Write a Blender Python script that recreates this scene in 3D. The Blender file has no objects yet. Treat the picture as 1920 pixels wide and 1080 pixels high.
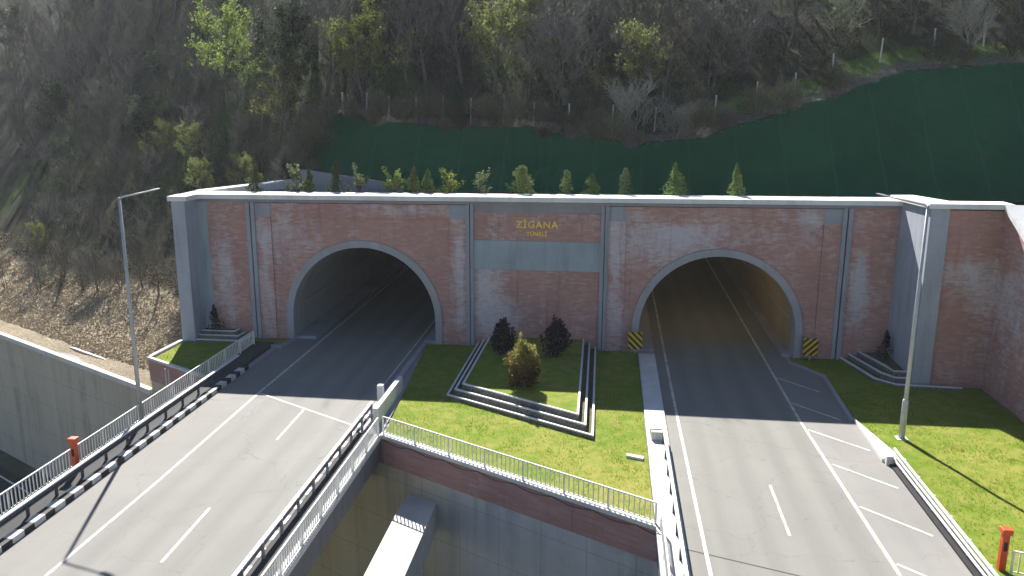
import bpy, math, random
from mathutils import Vector, Matrix, noise as mnoise

# ------------------------------------------------------------------ camera, world, sun, exposure
sc = bpy.context.scene
COL = sc.collection
R_ = math.radians
SUN_EL, SUN_AZ = 41.5, -18.6           # azimuth from +Y (behind the portal), negative = towards -X

cam = bpy.data.cameras.new('camera'); camo = bpy.data.objects.new('camera', cam); COL.objects.link(camo)
cam.sensor_width = 36; cam.lens = 36 * 1568.88 / 1920; cam.clip_start = .5; cam.clip_end = 4000
PITCH, YAW, ROLL = .2238, -.1155, .0043
F = Vector((math.sin(YAW) * math.cos(PITCH), math.cos(YAW) * math.cos(PITCH), -math.sin(PITCH)))
Rv = Vector((math.cos(YAW), -math.sin(YAW), 0)); Uv = Rv.cross(F)
R2 = Rv * math.cos(ROLL) + Uv * math.sin(ROLL); U2 = -Rv * math.sin(ROLL) + Uv * math.cos(ROLL)
M = Matrix((R2, U2, -F)).transposed().to_4x4(); M.translation = Vector((5.2694, -61.2967, 18.7148))
camo.matrix_world = M
sc.camera = camo

world = bpy.data.worlds.new('World'); sc.world = world; world.use_nodes = True
wn = world.node_tree.nodes; sky = wn.new('ShaderNodeTexSky'); sky.sky_type = 'NISHITA'; sky.sun_disc = False
sky.sun_elevation = R_(SUN_EL); sky.sun_rotation = R_(SUN_AZ); sky.altitude = 900; sky.dust_density = .3; sky.ozone_density = 2.5
bg = wn['Background']; bg.inputs['Strength'].default_value = .05
world.node_tree.links.new(sky.outputs[0], bg.inputs[0])

sl = bpy.data.lights.new('sun', 'SUN'); sl.energy = 5.0; sl.angle = R_(.55); sl.color = (1, .955, .88)
so = bpy.data.objects.new('sun', sl); COL.objects.link(so)
sd = Vector((math.sin(R_(SUN_AZ)) * math.cos(R_(SUN_EL)), math.cos(R_(SUN_AZ)) * math.cos(R_(SUN_EL)), math.sin(R_(SUN_EL))))
so.rotation_euler = sd.to_track_quat('Z', 'Y').to_euler(); so.location = (-30, 90, 90)

sc.view_settings.view_transform = 'Standard'; sc.view_settings.look = 'None'
sc.view_settings.exposure = 1.35; sc.view_settings.gamma = 1
sc.cycles.max_bounces = 6; sc.cycles.diffuse_bounces = 2; sc.cycles.transparent_max_bounces = 8
rnd = random.Random(7)

# ------------------------------------------------------------------ material helpers
class NT:
    def __init__(s, name):
        s.m = bpy.data.materials.new(name); s.m.use_nodes = True
        s.t = s.m.node_tree; s.b = s.t.nodes['Principled BSDF']; s.pos = None
    def n(s, typ, **kw):
        nd = s.t.nodes.new('ShaderNode' + typ)
        for k, v in kw.items():
            if k.startswith('i_'):
                key = k[2:]; key = int(key) if key.isdigit() else key
                s.link(v, nd.inputs[key])
            else: setattr(nd, k, v)
        return nd
    def link(s, v, sock):
        if isinstance(v, bpy.types.NodeSocket): s.t.links.new(v, sock)
        elif hasattr(v, 'outputs'): s.t.links.new(v.outputs[0], sock)
        else:
            if isinstance(v, tuple) and len(v) == 3 and sock.type == 'RGBA': v = (*v, 1)
            sock.default_value = v
    def P(s, scale=(1, 1, 1), obj=False):
        src = s.n('TexCoord').outputs['Object'] if obj else s.n('NewGeometry').outputs['Position']
        if scale == (1, 1, 1): return src
        return s.n('VectorMath', operation='MULTIPLY', i_0=src, i_1=scale).outputs[0]
    def noise(s, scale, detail=4, vec=None, rough=.55, dist=0):
        nd = s.n('TexNoise'); nd.inputs['Scale'].default_value = scale; nd.inputs['Detail'].default_value = detail
        nd.inputs['Roughness'].default_value = rough; nd.inputs['Distortion'].default_value = dist
        s.link(vec if vec is not None else s.P(), nd.inputs['Vector']); return nd.outputs['Fac']
    def ramp(s, f, lo, hi, a=0., b=1.):
        return s.n('MapRange', i_0=f, i_1=lo, i_2=hi, i_3=a, i_4=b).outputs[0]
    def mix(s, f, a, b):
        nd = s.n('Mix', data_type='RGBA'); s.link(f, nd.inputs[0]); s.link(a, nd.inputs[6]); s.link(b, nd.inputs[7]); return nd.outputs[2]
    def math(s, op, a, b=0.): return s.n('Math', operation=op, i_0=a, i_1=b).outputs[0]
    def col(s, c): s.link(c, s.b.inputs['Base Color'])
    def bump(s, h, strength=.3, dist=.02):
        nd = s.n('Bump'); nd.inputs['Strength'].default_value = strength; nd.inputs['Distance'].default_value = dist
        s.link(h, nd.inputs['Height']); s.t.links.new(nd.outputs[0], s.b.inputs['Normal'])
    def rough(s, v, spec=.3): s.link(v, s.b.inputs['Roughness']); s.b.inputs['Specular IOR Level'].default_value = spec
    def xyz(s, vec=None): return s.n('SeparateXYZ', i_0=vec if vec is not None else s.P()).outputs

def simple(name, c, rough=.7, spec=.3, var=.15, scale=3., metal=0., obj=False):
    t = NT(name); f = t.noise(scale, 5, t.P(obj=obj))
    d = tuple(x * (1 - var) for x in c); l = tuple(min(1, x * (1 + var)) for x in c)
    t.col(t.mix(t.ramp(f, .3, .7), d, l)); t.rough(rough, spec); t.b.inputs['Metallic'].default_value = metal
    return t.m

def concrete(name, c, dark, streak=.5, scale=1.):
    t = NT(name); p = t.P()
    st = t.noise(1.6 * scale, 6, t.P((1, 1, .08)), .6)
    bl = t.noise(.35 * scale, 6, p, .6); fn = t.noise(9, 4, p)
    a = t.mix(t.ramp(bl, .35, .65), c, tuple(x * .8 for x in c))
    a = t.mix(t.math('MULTIPLY', t.ramp(st, .5, .68), streak), a, dark)
    a = t.mix(t.ramp(fn, .3, .8, 0, .3), a, tuple(min(1, x * 1.25) for x in c))
    t.col(a); t.rough(.85, .2); t.bump(fn, .25, .02); return t.m

def brick(name, c1, c2, eff=.5, spots=(), band=0.):
    t = NT(name); p = t.P(); x, y, z = t.xyz(p)
    v = t.n('CombineXYZ', i_0=t.math('ADD', x, y), i_1=z, i_2=0.).outputs[0]
    def bt(a, b, m):
        nd = t.n('TexBrick'); t.link(v, nd.inputs['Vector'])
        for k, q in (('Color1', a), ('Color2', b), ('Mortar', m)): t.link(q, nd.inputs[k])
        for k, q in (('Scale', 1.), ('Mortar Size', .012), ('Mortar Smooth', .3), ('Bias', 0.), ('Brick Width', .46), ('Row Height', .155)): nd.inputs[k].default_value = q
        return nd.outputs
    base = bt(c1, c2, tuple(.5 * (q + r) + .02 for q, r in zip(c1, c2)))
    per = bt((0, 0, 0), (1, 1, 1), (.5, .5, .5))
    rv = t.n('SeparateColor', i_0=per[0]).outputs[0]
    big = t.noise(.28, 7, t.P((1, 1, .8)), .68, .6); mid = t.noise(1.3, 6, t.P((1, 1, .4)), .72)
    a = t.mix(t.ramp(t.noise(.22, 4, p), .35, .7, 0, .55), base[0], tuple(q * .72 for q in c1))
    m = t.math('ADD', t.math('MULTIPLY', big, .6), t.math('MULTIPLY', mid, .45))
    for (sx, sz, rx, rz, w) in spots:
        dx = t.math('DIVIDE', t.math('SUBTRACT', x, sx), rx); dz = t.math('DIVIDE', t.math('SUBTRACT', z, sz), rz)
        d2 = t.math('ADD', t.math('MULTIPLY', dx, dx), t.math('MULTIPLY', dz, dz))
        m = t.math('ADD', m, t.math('MULTIPLY', t.math('EXPONENT', t.math('MULTIPLY', d2, -1.)), w))
    m = t.math('ADD', m, t.math('MULTIPLY', rv, .11))
    white = t.mix(t.noise(3, 3, p), (.45, .44, .48), (.62, .61, .66))
    m = t.math('ADD', m, t.math('MULTIPLY', t.math('SUBTRACT', t.noise(7, 4, t.P((1, 1, 1.6)), .7), .5), .35))
    a = t.mix(t.ramp(m, .60, .86, 0, eff), a, white)
    run = t.noise(1.9, 5, t.P((1, 1, .06)), .6)
    a = t.mix(t.ramp(run, .56, .75, 0, .45), a, tuple(q * .5 for q in c1))
    t.col(a); t.rough(.9, .15); t.bump(base[1], -.4, .02); return t.m

def asphalt(name, c, c2):
    t = NT(name); p = t.P(); x, y, z = t.xyz(p)
    st = t.noise(1.1, 4, t.P((1, .03, 1)), .5); bl = t.noise(.13, 6, p, .65); fn = t.noise(28, 3, p, .7)
    a = t.mix(t.ramp(st, .38, .62), c, c2)
    a = t.mix(t.ramp(bl, .42, .7, 0, .6), a, tuple(q * 1.18 for q in c))
    a = t.mix(t.ramp(fn, .3, .75, 0, .3), a, tuple(q * .7 for q in c))
    for cx in (-15.75, -13.9, -11.9, -10.1, 10.75, 12.6, 14.5, 16.2):
        dx = t.math('DIVIDE', t.math('SUBTRACT', t.math('ADD', x, t.math('MULTIPLY', t.noise(.05, 3, p), .5)), cx + .25), .42)
        a = t.mix(t.math('MULTIPLY', t.math('EXPONENT', t.math('MULTIPLY', t.math('MULTIPLY', dx, dx), -1.)), t.ramp(bl, .3, .65, .12, .4)), a, tuple(q * .72 for q in c2))
    # fine transverse cracks / patches
    vo = t.n('TexVoronoi', feature='DISTANCE_TO_EDGE'); vo.inputs['Scale'].default_value = .22
    t.link(t.n('VectorMath', operation='ADD', i_0=p, i_1=t.n('VectorMath', operation='SCALE', i_0=t.n('CombineXYZ', i_0=t.noise(.9, 4), i_1=t.noise(1.1, 4), i_2=0.), i_Scale=1.6)).outputs[0], vo.inputs['Vector'])
    a = t.mix(t.ramp(vo.outputs[0], .0, .006, .4, 0), a, tuple(q * .45 for q in c))
    t.col(a); t.rough(t.ramp(st, .3, .7, .85, .72), .15); t.bump(fn, .2, .01); return t.m

def foliage(name, c1, c2, trans=.5, scale=1.3):
    t = NT(name); g = t.n('ObjectInfo')
    f = t.noise(scale, 3, t.P(obj=True)); r = t.n('NewGeometry').outputs['Random Per Island']
    a = t.mix(t.math('ADD', t.math('MULTIPLY', f, .6), t.math('MULTIPLY', r, .4)), c1, c2)
    a2 = t.n('HueSaturation', i_Hue=t.ramp(g.outputs['Random'], 0, 1, .485, .515), i_Value=t.ramp(g.outputs['Random'], 0, 1, .55, 1.35), i_Color=a).outputs[0]
    t.col(a2); t.rough(.6, .2)
    tr = t.n('BsdfTranslucent', i_Color=a2); mx = t.n('MixShader', i_0=trans)
    t.t.links.new(t.b.outputs[0], mx.inputs[1]); t.t.links.new(tr.outputs[0], mx.inputs[2])
    t.t.links.new(mx.outputs[0], t.t.nodes['Material Output'].inputs[0]); return t.m

MT = {}
SPOTS = [(-3.9, 4.0, 1.1, 3.2, .3), (-2.2, 2.4, 1.4, 1.4, .22), (-24.4, 5.5, .9, 3.6, .24), (23.2, 5.5, .7, 3.2, .32), (10, 9.0, 4.5, 1.2, .22),
         (8.6, 7.6, 2.4, 1.4, .2), (-21.2, 5, .6, 5, .2), (-5.9, 6, .5, 5, .22), (5.8, 8.0, .6, 3.2, .26), (5.9, 3.0, .5, 2, .14), (28.3, 7.6, 1.6, 1.3, .25), (29.9, 6.2, 1., 2.4, .2), (-10, 10.4, 3, .6, .14), (-19, 9, 2.2, 1.6, .1), (19.5, 10.3, 1.4, .8, .25)]
MT['brick'] = brick('weathered_brick', (.42, .228, .205), (.50, .30, .255), .8, SPOTS)
MT['brick_low'] = brick('retaining_brick', (.40, .225, .205), (.46, .28, .25), .4)
MT['plaster'] = concrete('grey_plaster', (.33, .34, .385), (.17, .175, .20), .7)
MT['plaster_blue'] = concrete('blue_grey_plaster', (.35, .40, .44), (.18, .23, .27), .65, .9)
MT['plaster_band'] = concrete('cornice_plaster', (.30, .285, .31), (.2, .18, .19), .5)
MT['plaster_pale'] = concrete('pale_plaster', (.40, .42, .48), (.23, .24, .28), .6)
MT['coping'] = concrete('white_coping', (.74, .74, .73), (.36, .35, .34), .35)
MT['ring'] = concrete('arch_concrete', (.36, .355, .38), (.22, .21, .22), .4)
MT['lining'] = concrete('grey_lining', (.33, .32, .31), (.18, .17, .16), .5, .6)
MT['lining_warm'] = concrete('ochre_lining', (.40, .31, .17), (.22, .165, .08), .4, .6)
MT['wall'] = None
MT['white_conc'] = concrete('white_concrete', (.64, .635, .61), (.36, .35, .32), .35)
MT['white_paint'] = concrete('painted_white_steel', (.80, .79, .75), (.6, .57, .5), .2)
MT['steel'] = simple('galvanised_steel', (.42, .43, .45), .5, .5, .12, 2., .25)
MT['dark_paint'] = simple('black_kerb_paint', (.018, .018, .022), .6, .3, .3)
MT['kerb_white'] = concrete('kerb_white_paint', (.66, .66, .65), (.35, .34, .32), .2)
MT['orange'] = simple('orange_paint', (.62, .085, .02), .5, .4, .12)
MT['gold'] = simple('gilt_letters', (.75, .52, .12), .35, .5, .1, 3, .5)
MT['asphalt_l'] = asphalt('bridge_asphalt', (.232, .226, .213), (.198, .194, .184))
MT['asphalt_r'] = asphalt('road_asphalt', (.23, .227, .21), (.196, .194, .18))
MT['shoulder'] = asphalt('pinkish_shoulder', (.245, .237, .225), (.215, .208, .20))
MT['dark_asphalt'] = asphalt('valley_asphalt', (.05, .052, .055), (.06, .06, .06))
MT['lens'] = simple('lamp_glass', (.5, .5, .5), .2, .5)
MT['net'] = None
MT['bark'] = simple('grey_bark', (.13, .115, .10), .9, .1, .35, 5, 0, True)
MT['bark_pale'] = simple('pale_bark', (.42, .40, .36), .8, .1, .3, 5, 0, True)
MT['twig'] = foliage('grey_twigs', (.15, .142, .134), (.28, .265, .245), .25)
MT['twig_brown'] = foliage('brown_twigs', (.13, .118, .085), (.24, .215, .15), .25)
MT['twig_pale'] = foliage('pale_twigs', (.36, .34, .29), (.5, .48, .42), .2)
MT['leaf_lime'] = foliage('fresh_lime_leaves', (.13, .19, .03), (.28, .35, .08), .55)
MT['leaf_olive'] = foliage('olive_leaves', (.13, .165, .045), (.26, .30, .10), .6)
MT['leaf_dark'] = foliage('evergreen_leaves', (.03, .055, .03), (.06, .09, .045), .4)
MT['conifer'] = foliage('conifer_sprays', (.03, .06, .02), (.20, .26, .085), .35, 2.5)
MT['conifer_gold'] = foliage('golden_conifer_sprays', (.035, .065, .018), (.24, .31, .09), .35, 2.5)
MT['shrub_pale'] = foliage('grey_green_leaves', (.09, .13, .06), (.26, .30, .15), .45, 2.5)
MT['shrub_yellow'] = foliage('yellow_green_leaves', (.10, .14, .025), (.30, .33, .07), .5, 2.5)
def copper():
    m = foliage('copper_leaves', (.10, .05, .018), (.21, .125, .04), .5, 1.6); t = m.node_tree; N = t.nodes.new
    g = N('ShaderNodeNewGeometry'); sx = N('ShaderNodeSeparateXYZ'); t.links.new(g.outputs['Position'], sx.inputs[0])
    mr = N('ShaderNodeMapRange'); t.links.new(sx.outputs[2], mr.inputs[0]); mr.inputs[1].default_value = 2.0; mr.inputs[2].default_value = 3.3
    hs = next(n for n in t.nodes if n.type == 'HUE_SAT'); mx = N('ShaderNodeMix'); mx.data_type = 'RGBA'; mx.inputs[7].default_value = (.27, .25, .07, 1)   # pale yellow paints sunlight onto the top leaves
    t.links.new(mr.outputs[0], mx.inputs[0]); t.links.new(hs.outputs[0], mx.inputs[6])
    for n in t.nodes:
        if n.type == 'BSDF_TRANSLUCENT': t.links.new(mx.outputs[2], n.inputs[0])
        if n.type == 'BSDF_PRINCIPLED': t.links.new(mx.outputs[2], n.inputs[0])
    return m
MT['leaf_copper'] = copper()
MT['leaf_purple'] = foliage('dark_purple_leaves', (.016, .012, .018), (.035, .022, .03), .2)
MT['blade'] = foliage('grass_blades', (.14, .22, .015), (.28, .32, .05), .5, .3)

def wall_mat():
    t = NT('stained_wall_concrete'); p = t.P(); x, y, z = t.xyz(p)
    st = t.noise(.9, 7, t.P((1, 1, .05)), .62); st2 = t.noise(.35, 5, t.P((1, 1, .08)), .6); fn = t.noise(6, 5, p, .65)
    hue = t.ramp(t.math('ADD', x, t.math('MULTIPLY', t.noise(.25, 4, p), 7.)), -7, 3)
    far = t.ramp(x, -29, -24)
    c = t.mix(hue, (.54, .44, .25), (.54, .55, .56)); c = t.mix(far, (.50, .45, .37), c)
    a = t.mix(t.math('MULTIPLY', t.ramp(st, .46, .66, 0, .7), t.ramp(t.noise(.3, 5, p, .7), .35, .62)), c, t.n('HueSaturation', i_Value=.42, i_Color=c).outputs[0])
    a = t.mix(t.ramp(st2, .5, .7, 0, .35), a, t.n('HueSaturation', i_Value=1.3, i_Saturation=.7, i_Color=c).outputs[0])
    a = t.mix(t.ramp(fn, .35, .8, 0, .35), a, t.n('HueSaturation', i_Value=.7, i_Color=c).outputs[0])
    for co, per in ((z, 2.6), (x, 2.3)):                 # formwork joints
        u = t.math('ABSOLUTE', t.math('SUBTRACT', t.math('FRACT', t.math('DIVIDE', t.math('ADD', co, 200.), per)), .5))
        a = t.mix(t.ramp(u, .488, .496, 0, .45), a, t.n('HueSaturation', i_Value=.35, i_Color=c).outputs[0])
    t.col(a); t.rough(.9, .15); t.bump(fn, .3, .03); return t.m
MT['wall'] = wall_mat()

def net_mat():
    t = NT('green_slope_net'); p = t.P(); x, y, z = t.xyz(p)
    big = t.noise(.16, 5, p, .6); fn = t.noise(14, 3, p, .6); st = t.noise(.8, 4, t.P((1, .15, .15)))
    c = t.mix(t.ramp(big, .35, .68), (.002, .074, .028), (.004, .108, .04))
    c = t.mix(t.ramp(fn, .4, .75, 0, .35), c, (.002, .03, .013))
    c = t.mix(t.ramp(st, .55, .75, 0, .25), c, (.008, .10, .05))
    u = t.math('FRACT', t.math('DIVIDE', t.math('ADD', t.math('ADD', x, 300.), t.math('MULTIPLY', t.noise(.5, 3, p), .5)), 3.9)); seam = t.ramp(t.math('ABSOLUTE', t.math('SUBTRACT', u, .5)), .47, .5)
    c = t.mix(t.math('MULTIPLY', seam, .5), c, (.012, .13, .06))
    du = t.ramp(t.noise(.45, 6, p, .7), .55, .75, 0, .4); c = t.mix(du, c, (.05, .075, .05))
    t.col(c); t.rough(.8, .15); t.bump(t.math('ADD', t.noise(1.2, 4, p), t.math('MULTIPLY', fn, .2)), .5, .25); return t.m
MT['net'] = net_mat()

def lawn_mat():
    t = NT('lawn_grass'); p = t.P()
    x, y, z = t.xyz(p)
    big = t.noise(.22, 6, p, .62); mid = t.noise(1.4, 5, p, .65); fn = t.noise(22, 4, p, .7)
    dry = t.math('ADD', t.math('MULTIPLY', big, .7), t.math('MULTIPLY', mid, .5))
    dry = t.math('ADD', dry, t.math('MULTIPLY', t.math('MULTIPLY', t.ramp(x, -2, 7), t.ramp(x, 12, 10)), t.ramp(y, -15, -24, 0, .16)))
    c = t.mix(t.ramp(dry, .50, .76), (.135, .205, .018), (.27, .262, .06))
    c = t.mix(t.ramp(t.noise(.7, 5, p, .7), .56, .72, 0, .65), c, (.27, .225, .10))
    c = t.mix(t.ramp(mid, .5, .3, 0, .5), c, (.10, .185, .012))
    c = t.mix(t.ramp(fn, .4, .8, 0, .35), c, (.07, .115, .01))
    t.col(c); t.rough(.9, .1); t.bump(t.math('ADD', fn, mid), .6, .06); return t.m
MT['lawn'] = lawn_mat()

def ground_mat():
    t = NT('hillside_ground'); p = t.P()
    A = lambda n: t.n('Attribute', attribute_name=n).outputs['Fac']
    fn = t.noise(5, 6, p, .75); mid = t.noise(.5, 6, p, .65); sm = t.noise(18, 4, p, .8)
    c = t.mix(t.ramp(mid, .35, .65), (.035, .032, .022), (.075, .07, .045))
    c = t.mix(t.ramp(t.noise(.12, 5, p), .52, .6), c, (.05, .075, .02))
    c = t.mix(t.ramp(fn, .35, .8, 0, .5), c, (.015, .014, .012))
    gr = t.mix(t.ramp(sm, .35, .65), (.26, .205, .135), (.52, .44, .32)); gr = t.mix(t.ramp(t.noise(3.2, 6, p, .75), .42, .7, 0, .6), gr, (.13, .10, .062)); gr = t.mix(t.ramp(t.noise(7, 4, p, .8), .5, .62, 0, .5), gr, (.60, .52, .40))
    ru = t.mix(t.ramp(sm, .35, .65), (.11, .085, .075), (.29, .25, .22)); ru = t.mix(t.ramp(fn, .45, .7, 0, .7), ru, (.07, .06, .05))
    gs = t.mix(t.ramp(fn, .3, .7), (.05, .10, .015), (.13, .20, .04))
    nz = t.math('MULTIPLY', t.math('SUBTRACT', mid, .5), .9)
    for nm, cc in (('gravel', gr), ('rubble', ru), ('grass', gs)):
        c = t.mix(t.ramp(t.math('ADD', A(nm), nz), .38, .62), c, cc)
    t.col(c); t.rough(.95, .1); t.bump(t.math('ADD', fn, t.math('MULTIPLY', sm, .5)), .8, .15); return t.m
MT['ground'] = ground_mat()

def kerb_mat():
    t = NT('black_white_kerb_paint'); p = t.P(); x, y, z = t.xyz(p)
    k = t.math('GREATER_THAN', t.math('FRACT', t.math('DIVIDE', t.math('ADD', y, 200.), 1.41)), .47)
    w = t.mix(t.ramp(t.noise(3, 5, p, .7), .35, .7), (.70, .70, .69), (.42, .41, .39))
    t.col(t.mix(k, (.02, .02, .024), w)); t.rough(.6, .3); return t.m
MT['kerb_bw'] = kerb_mat()
def hazard_mat(sgn):
    t = NT('hazard_stripes'); x, y, z = t.xyz(t.P(obj=True))
    u = t.math('ADD', t.math('MULTIPLY', x, sgn), z)
    w = t.math('FRACT', t.math('MULTIPLY', u, 2.1)); k = t.math('GREATER_THAN', w, .5)
    t.col(t.mix(k, (.72, .46, .015), (.012, .012, .014))); t.rough(.45, .4); return t.m

# ------------------------------------------------------------------ mesh helpers
class MB:
    def __init__(s): s.v = []; s.f = []; s.mi = []; s.cur = 0
    def add(s, vs, fs):
        o = len(s.v); s.v += [tuple(q) for q in vs]
        for f in fs: s.f.append(tuple(o + i for i in f)); s.mi.append(s.cur)
        return s
    def box(s, x0, x1, y0, y1, z0, z1):
        return s.add([(x0, y0, z0), (x1, y0, z0), (x1, y1, z0), (x0, y1, z0), (x0, y0, z1), (x1, y0, z1), (x1, y1, z1), (x0, y1, z1)],
                     [(3, 2, 1, 0), (4, 5, 6, 7), (0, 1, 5, 4), (1, 2, 6, 5), (2, 3, 7, 6), (3, 0, 4, 7)])
    def prism(s, poly, z0, z1):                       # poly counter-clockwise; z1 may be a list
        n = len(poly); zt = z1 if isinstance(z1, (list, tuple)) else [z1] * n; zb = z0 if isinstance(z0, (list, tuple)) else [z0] * n
        return s.add([(*p, z) for p, z in zip(poly, zb)] + [(*p, z) for p, z in zip(poly, zt)],
                     [tuple(range(n - 1, -1, -1)), tuple(range(n, 2 * n))] + [(i, (i + 1) % n, n + (i + 1) % n, n + i) for i in range(n)])
    def bar(s, p, q, w, h):                           # rectangular bar between two points, width w (horizontal), height h
        p = Vector(p); q = Vector(q); d = (q - p).normalized()
        a = d.cross(Vector((0, 0, 1))); a = (a.normalized() if a.length > 1e-4 else Vector((1, 0, 0))) ; b = a.cross(d)
        a *= w / 2; b *= h / 2
        vs = [p - a - b, p + a - b, p + a + b, p - a + b, q - a - b, q + a - b, q + a + b, q - a + b]
        return s.add(vs, [(0, 1, 2, 3), (7, 6, 5, 4), (0, 4, 5, 1), (1, 5, 6, 2), (2, 6, 7, 3), (3, 7, 4, 0)])
    def tube(s, pts, rads, n=6, cap=True):
        o = len(s.v); m = len(pts)
        for i, p in enumerate(pts):
            p = Vector(p); a = Vector(pts[max(0, i - 1)]); b = Vector(pts[min(m - 1, i + 1)]); d = (b - a)
            d = d.normalized() if d.length > 1e-9 else Vector((0, 0, 1))
            u = d.orthogonal().normalized(); w = d.cross(u)
            for k in range(n):
                t = 2 * math.pi * k / n; s.v.append(tuple(p + (u * math.cos(t) + w * math.sin(t)) * rads[i]))
        for i in range(m - 1):
            for k in range(n):
                s.f.append((o + i * n + k, o + i * n + (k + 1) % n, o + (i + 1) * n + (k + 1) % n, o + (i + 1) * n + k)); s.mi.append(s.cur)
        if cap and n > 2:
            s.f.append(tuple(o + k for k in range(n - 1, -1, -1))); s.mi.append(s.cur)
            s.f.append(tuple(o + (m - 1) * n + k for k in range(n))); s.mi.append(s.cur)
        return s
    def build(s, name, mats, parent=None, bevel=0, smooth=False):
        me = bpy.data.meshes.new(name); me.from_pydata(s.v, [], s.f)
        mats = mats if isinstance(mats, list) else [mats]
        for m in mats: me.materials.append(m)
        if len(mats) > 1: me.polygons.foreach_set('material_index', s.mi)
        if smooth: me.polygons.foreach_set('use_smooth', [True] * len(me.polygons))
        me.update()
        o = bpy.data.objects.new(name, me); COL.objects.link(o)
        if parent: o.parent = parent
        if bevel:
            b = o.modifiers.new('bevel', 'BEVEL'); b.width = bevel; b.segments = 2; b.limit_method = 'ANGLE'
        return o

def tag(o, label, cat, group=None):
    o['label'] = label; o['category'] = cat
    if group: o['group'] = group
    return o
def thing(name, label, cat, loc=(0, 0, 0), rz=0., group=None):
    o = bpy.data.objects.new(name, None); COL.objects.link(o); o.location = loc; o.rotation_euler = (0, 0, rz); o.empty_display_size = .3
    return tag(o, label, cat, group)
def struct(o): o['kind'] = 'structure'; return o
def dup(root, loc, rz=0., scale=None, label=None, cat=None, group=None):
    r = root.copy(); COL.objects.link(r); r.location = loc; r.rotation_euler = (0, 0, rz)
    if scale: r.scale = scale
    if label: r['label'] = label
    if cat: r['category'] = cat
    if group: r['group'] = group
    for ch in root.children:
        c = ch.copy(); COL.objects.link(c); c.parent = r
    return r
def lerp_tab(tab, x):
    if x <= tab[0][0]: return tab[0][1]
    for (a, p), (b, q) in zip(tab, tab[1:]):
        if x <= b: t = (x - a) / (b - a); return p + (q - p) * t
    return tab[-1][1]
def sstep(a, b, x): t = min(1, max(0, (x - a) / (b - a))); return t * t * (3 - 2 * t)

# ------------------------------------------------------------------ terrain
TER = 10.75
def W(x): return -18.2 - .575 * (x + 7.1)            # the line of the abutment wall across the valley
YT = [(-60, 15), (-21.3, 14.5), (-11.6, 13.8), (-1.7, 13.6), (3.6, 12.8), (7.3, 11.5), (12.1, 12.1), (21.4, 14.9), (30.8, 18), (40.6, 18.7), (150, 19)]
ZT = [(-60, 17.4), (-21.3, 17.0), (-11.6, 16.2), (-1.7, 16.0), (3.6, 15.5), (7.3, 14.8), (12.1, 15.3), (21.4, 18), (30.8, 21.1), (40.6, 21.8), (150, 24)]
def YB(x): return lerp_tab(YT, x) - (lerp_tab(ZT, x) - TER) / 1.06
def rwall(y): return 12.2 - max(0, -5.6 - y) * .52     # top of the right retaining wall
def hill_main(x, y):
    yt, zt, yb = lerp_tab(YT, x), lerp_tab(ZT, x), YB(x)
    if y < yb: return TER
    if y < yt: return TER + (zt - TER) * (y - yb) / (yt - yb)
    d = y - yt; z = zt + .3 * min(d, 4) + .64 * max(d - 4, 0)
    return z if z < 60 else 60 + 30 * math.tanh((z - 60) / 30)
def hill_left(x, y):
    d = max(0, y - W(x)); z = -2.6 + .27 * min(d, 12) + .66 * max(d - 12, 0)
    return z if z < 60 else 60 + 30 * math.tanh((z - 60) / 30)
def H(x, y):
    b = 0
    if y > lerp_tab(YT, x) + 1 or x < -28: b = sstep(0, 3, y - lerp_tab(YT, x) - 1 if x > -28 else 9) * .5 * mnoise.noise(Vector((x * .12, y * .12, 0))) + .25 * mnoise.noise(Vector((x * .4, y * .4, 3)))
    if x > 30.05 and y < 1: return max(-.2, rwall(y) - .35) * sstep(2, -5, y) + TER * sstep(-5, 2, y) + max(0, x - 30.4) * .1 * sstep(1, -4, y)
    if x < -27.35 and y < 2.2: return hill_left(x, y) + b
    xl = -27.2 + (y + 1.8) * .487 if y < 9.5 else -21.7 - (y - 9.5) * .1
    w = sstep(.2, 1.6 + .9 * max(0, y - 8.5), xl - x)
    return hill_main(x, y) * (1 - w) + hill_left(x, y) * w + b

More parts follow.
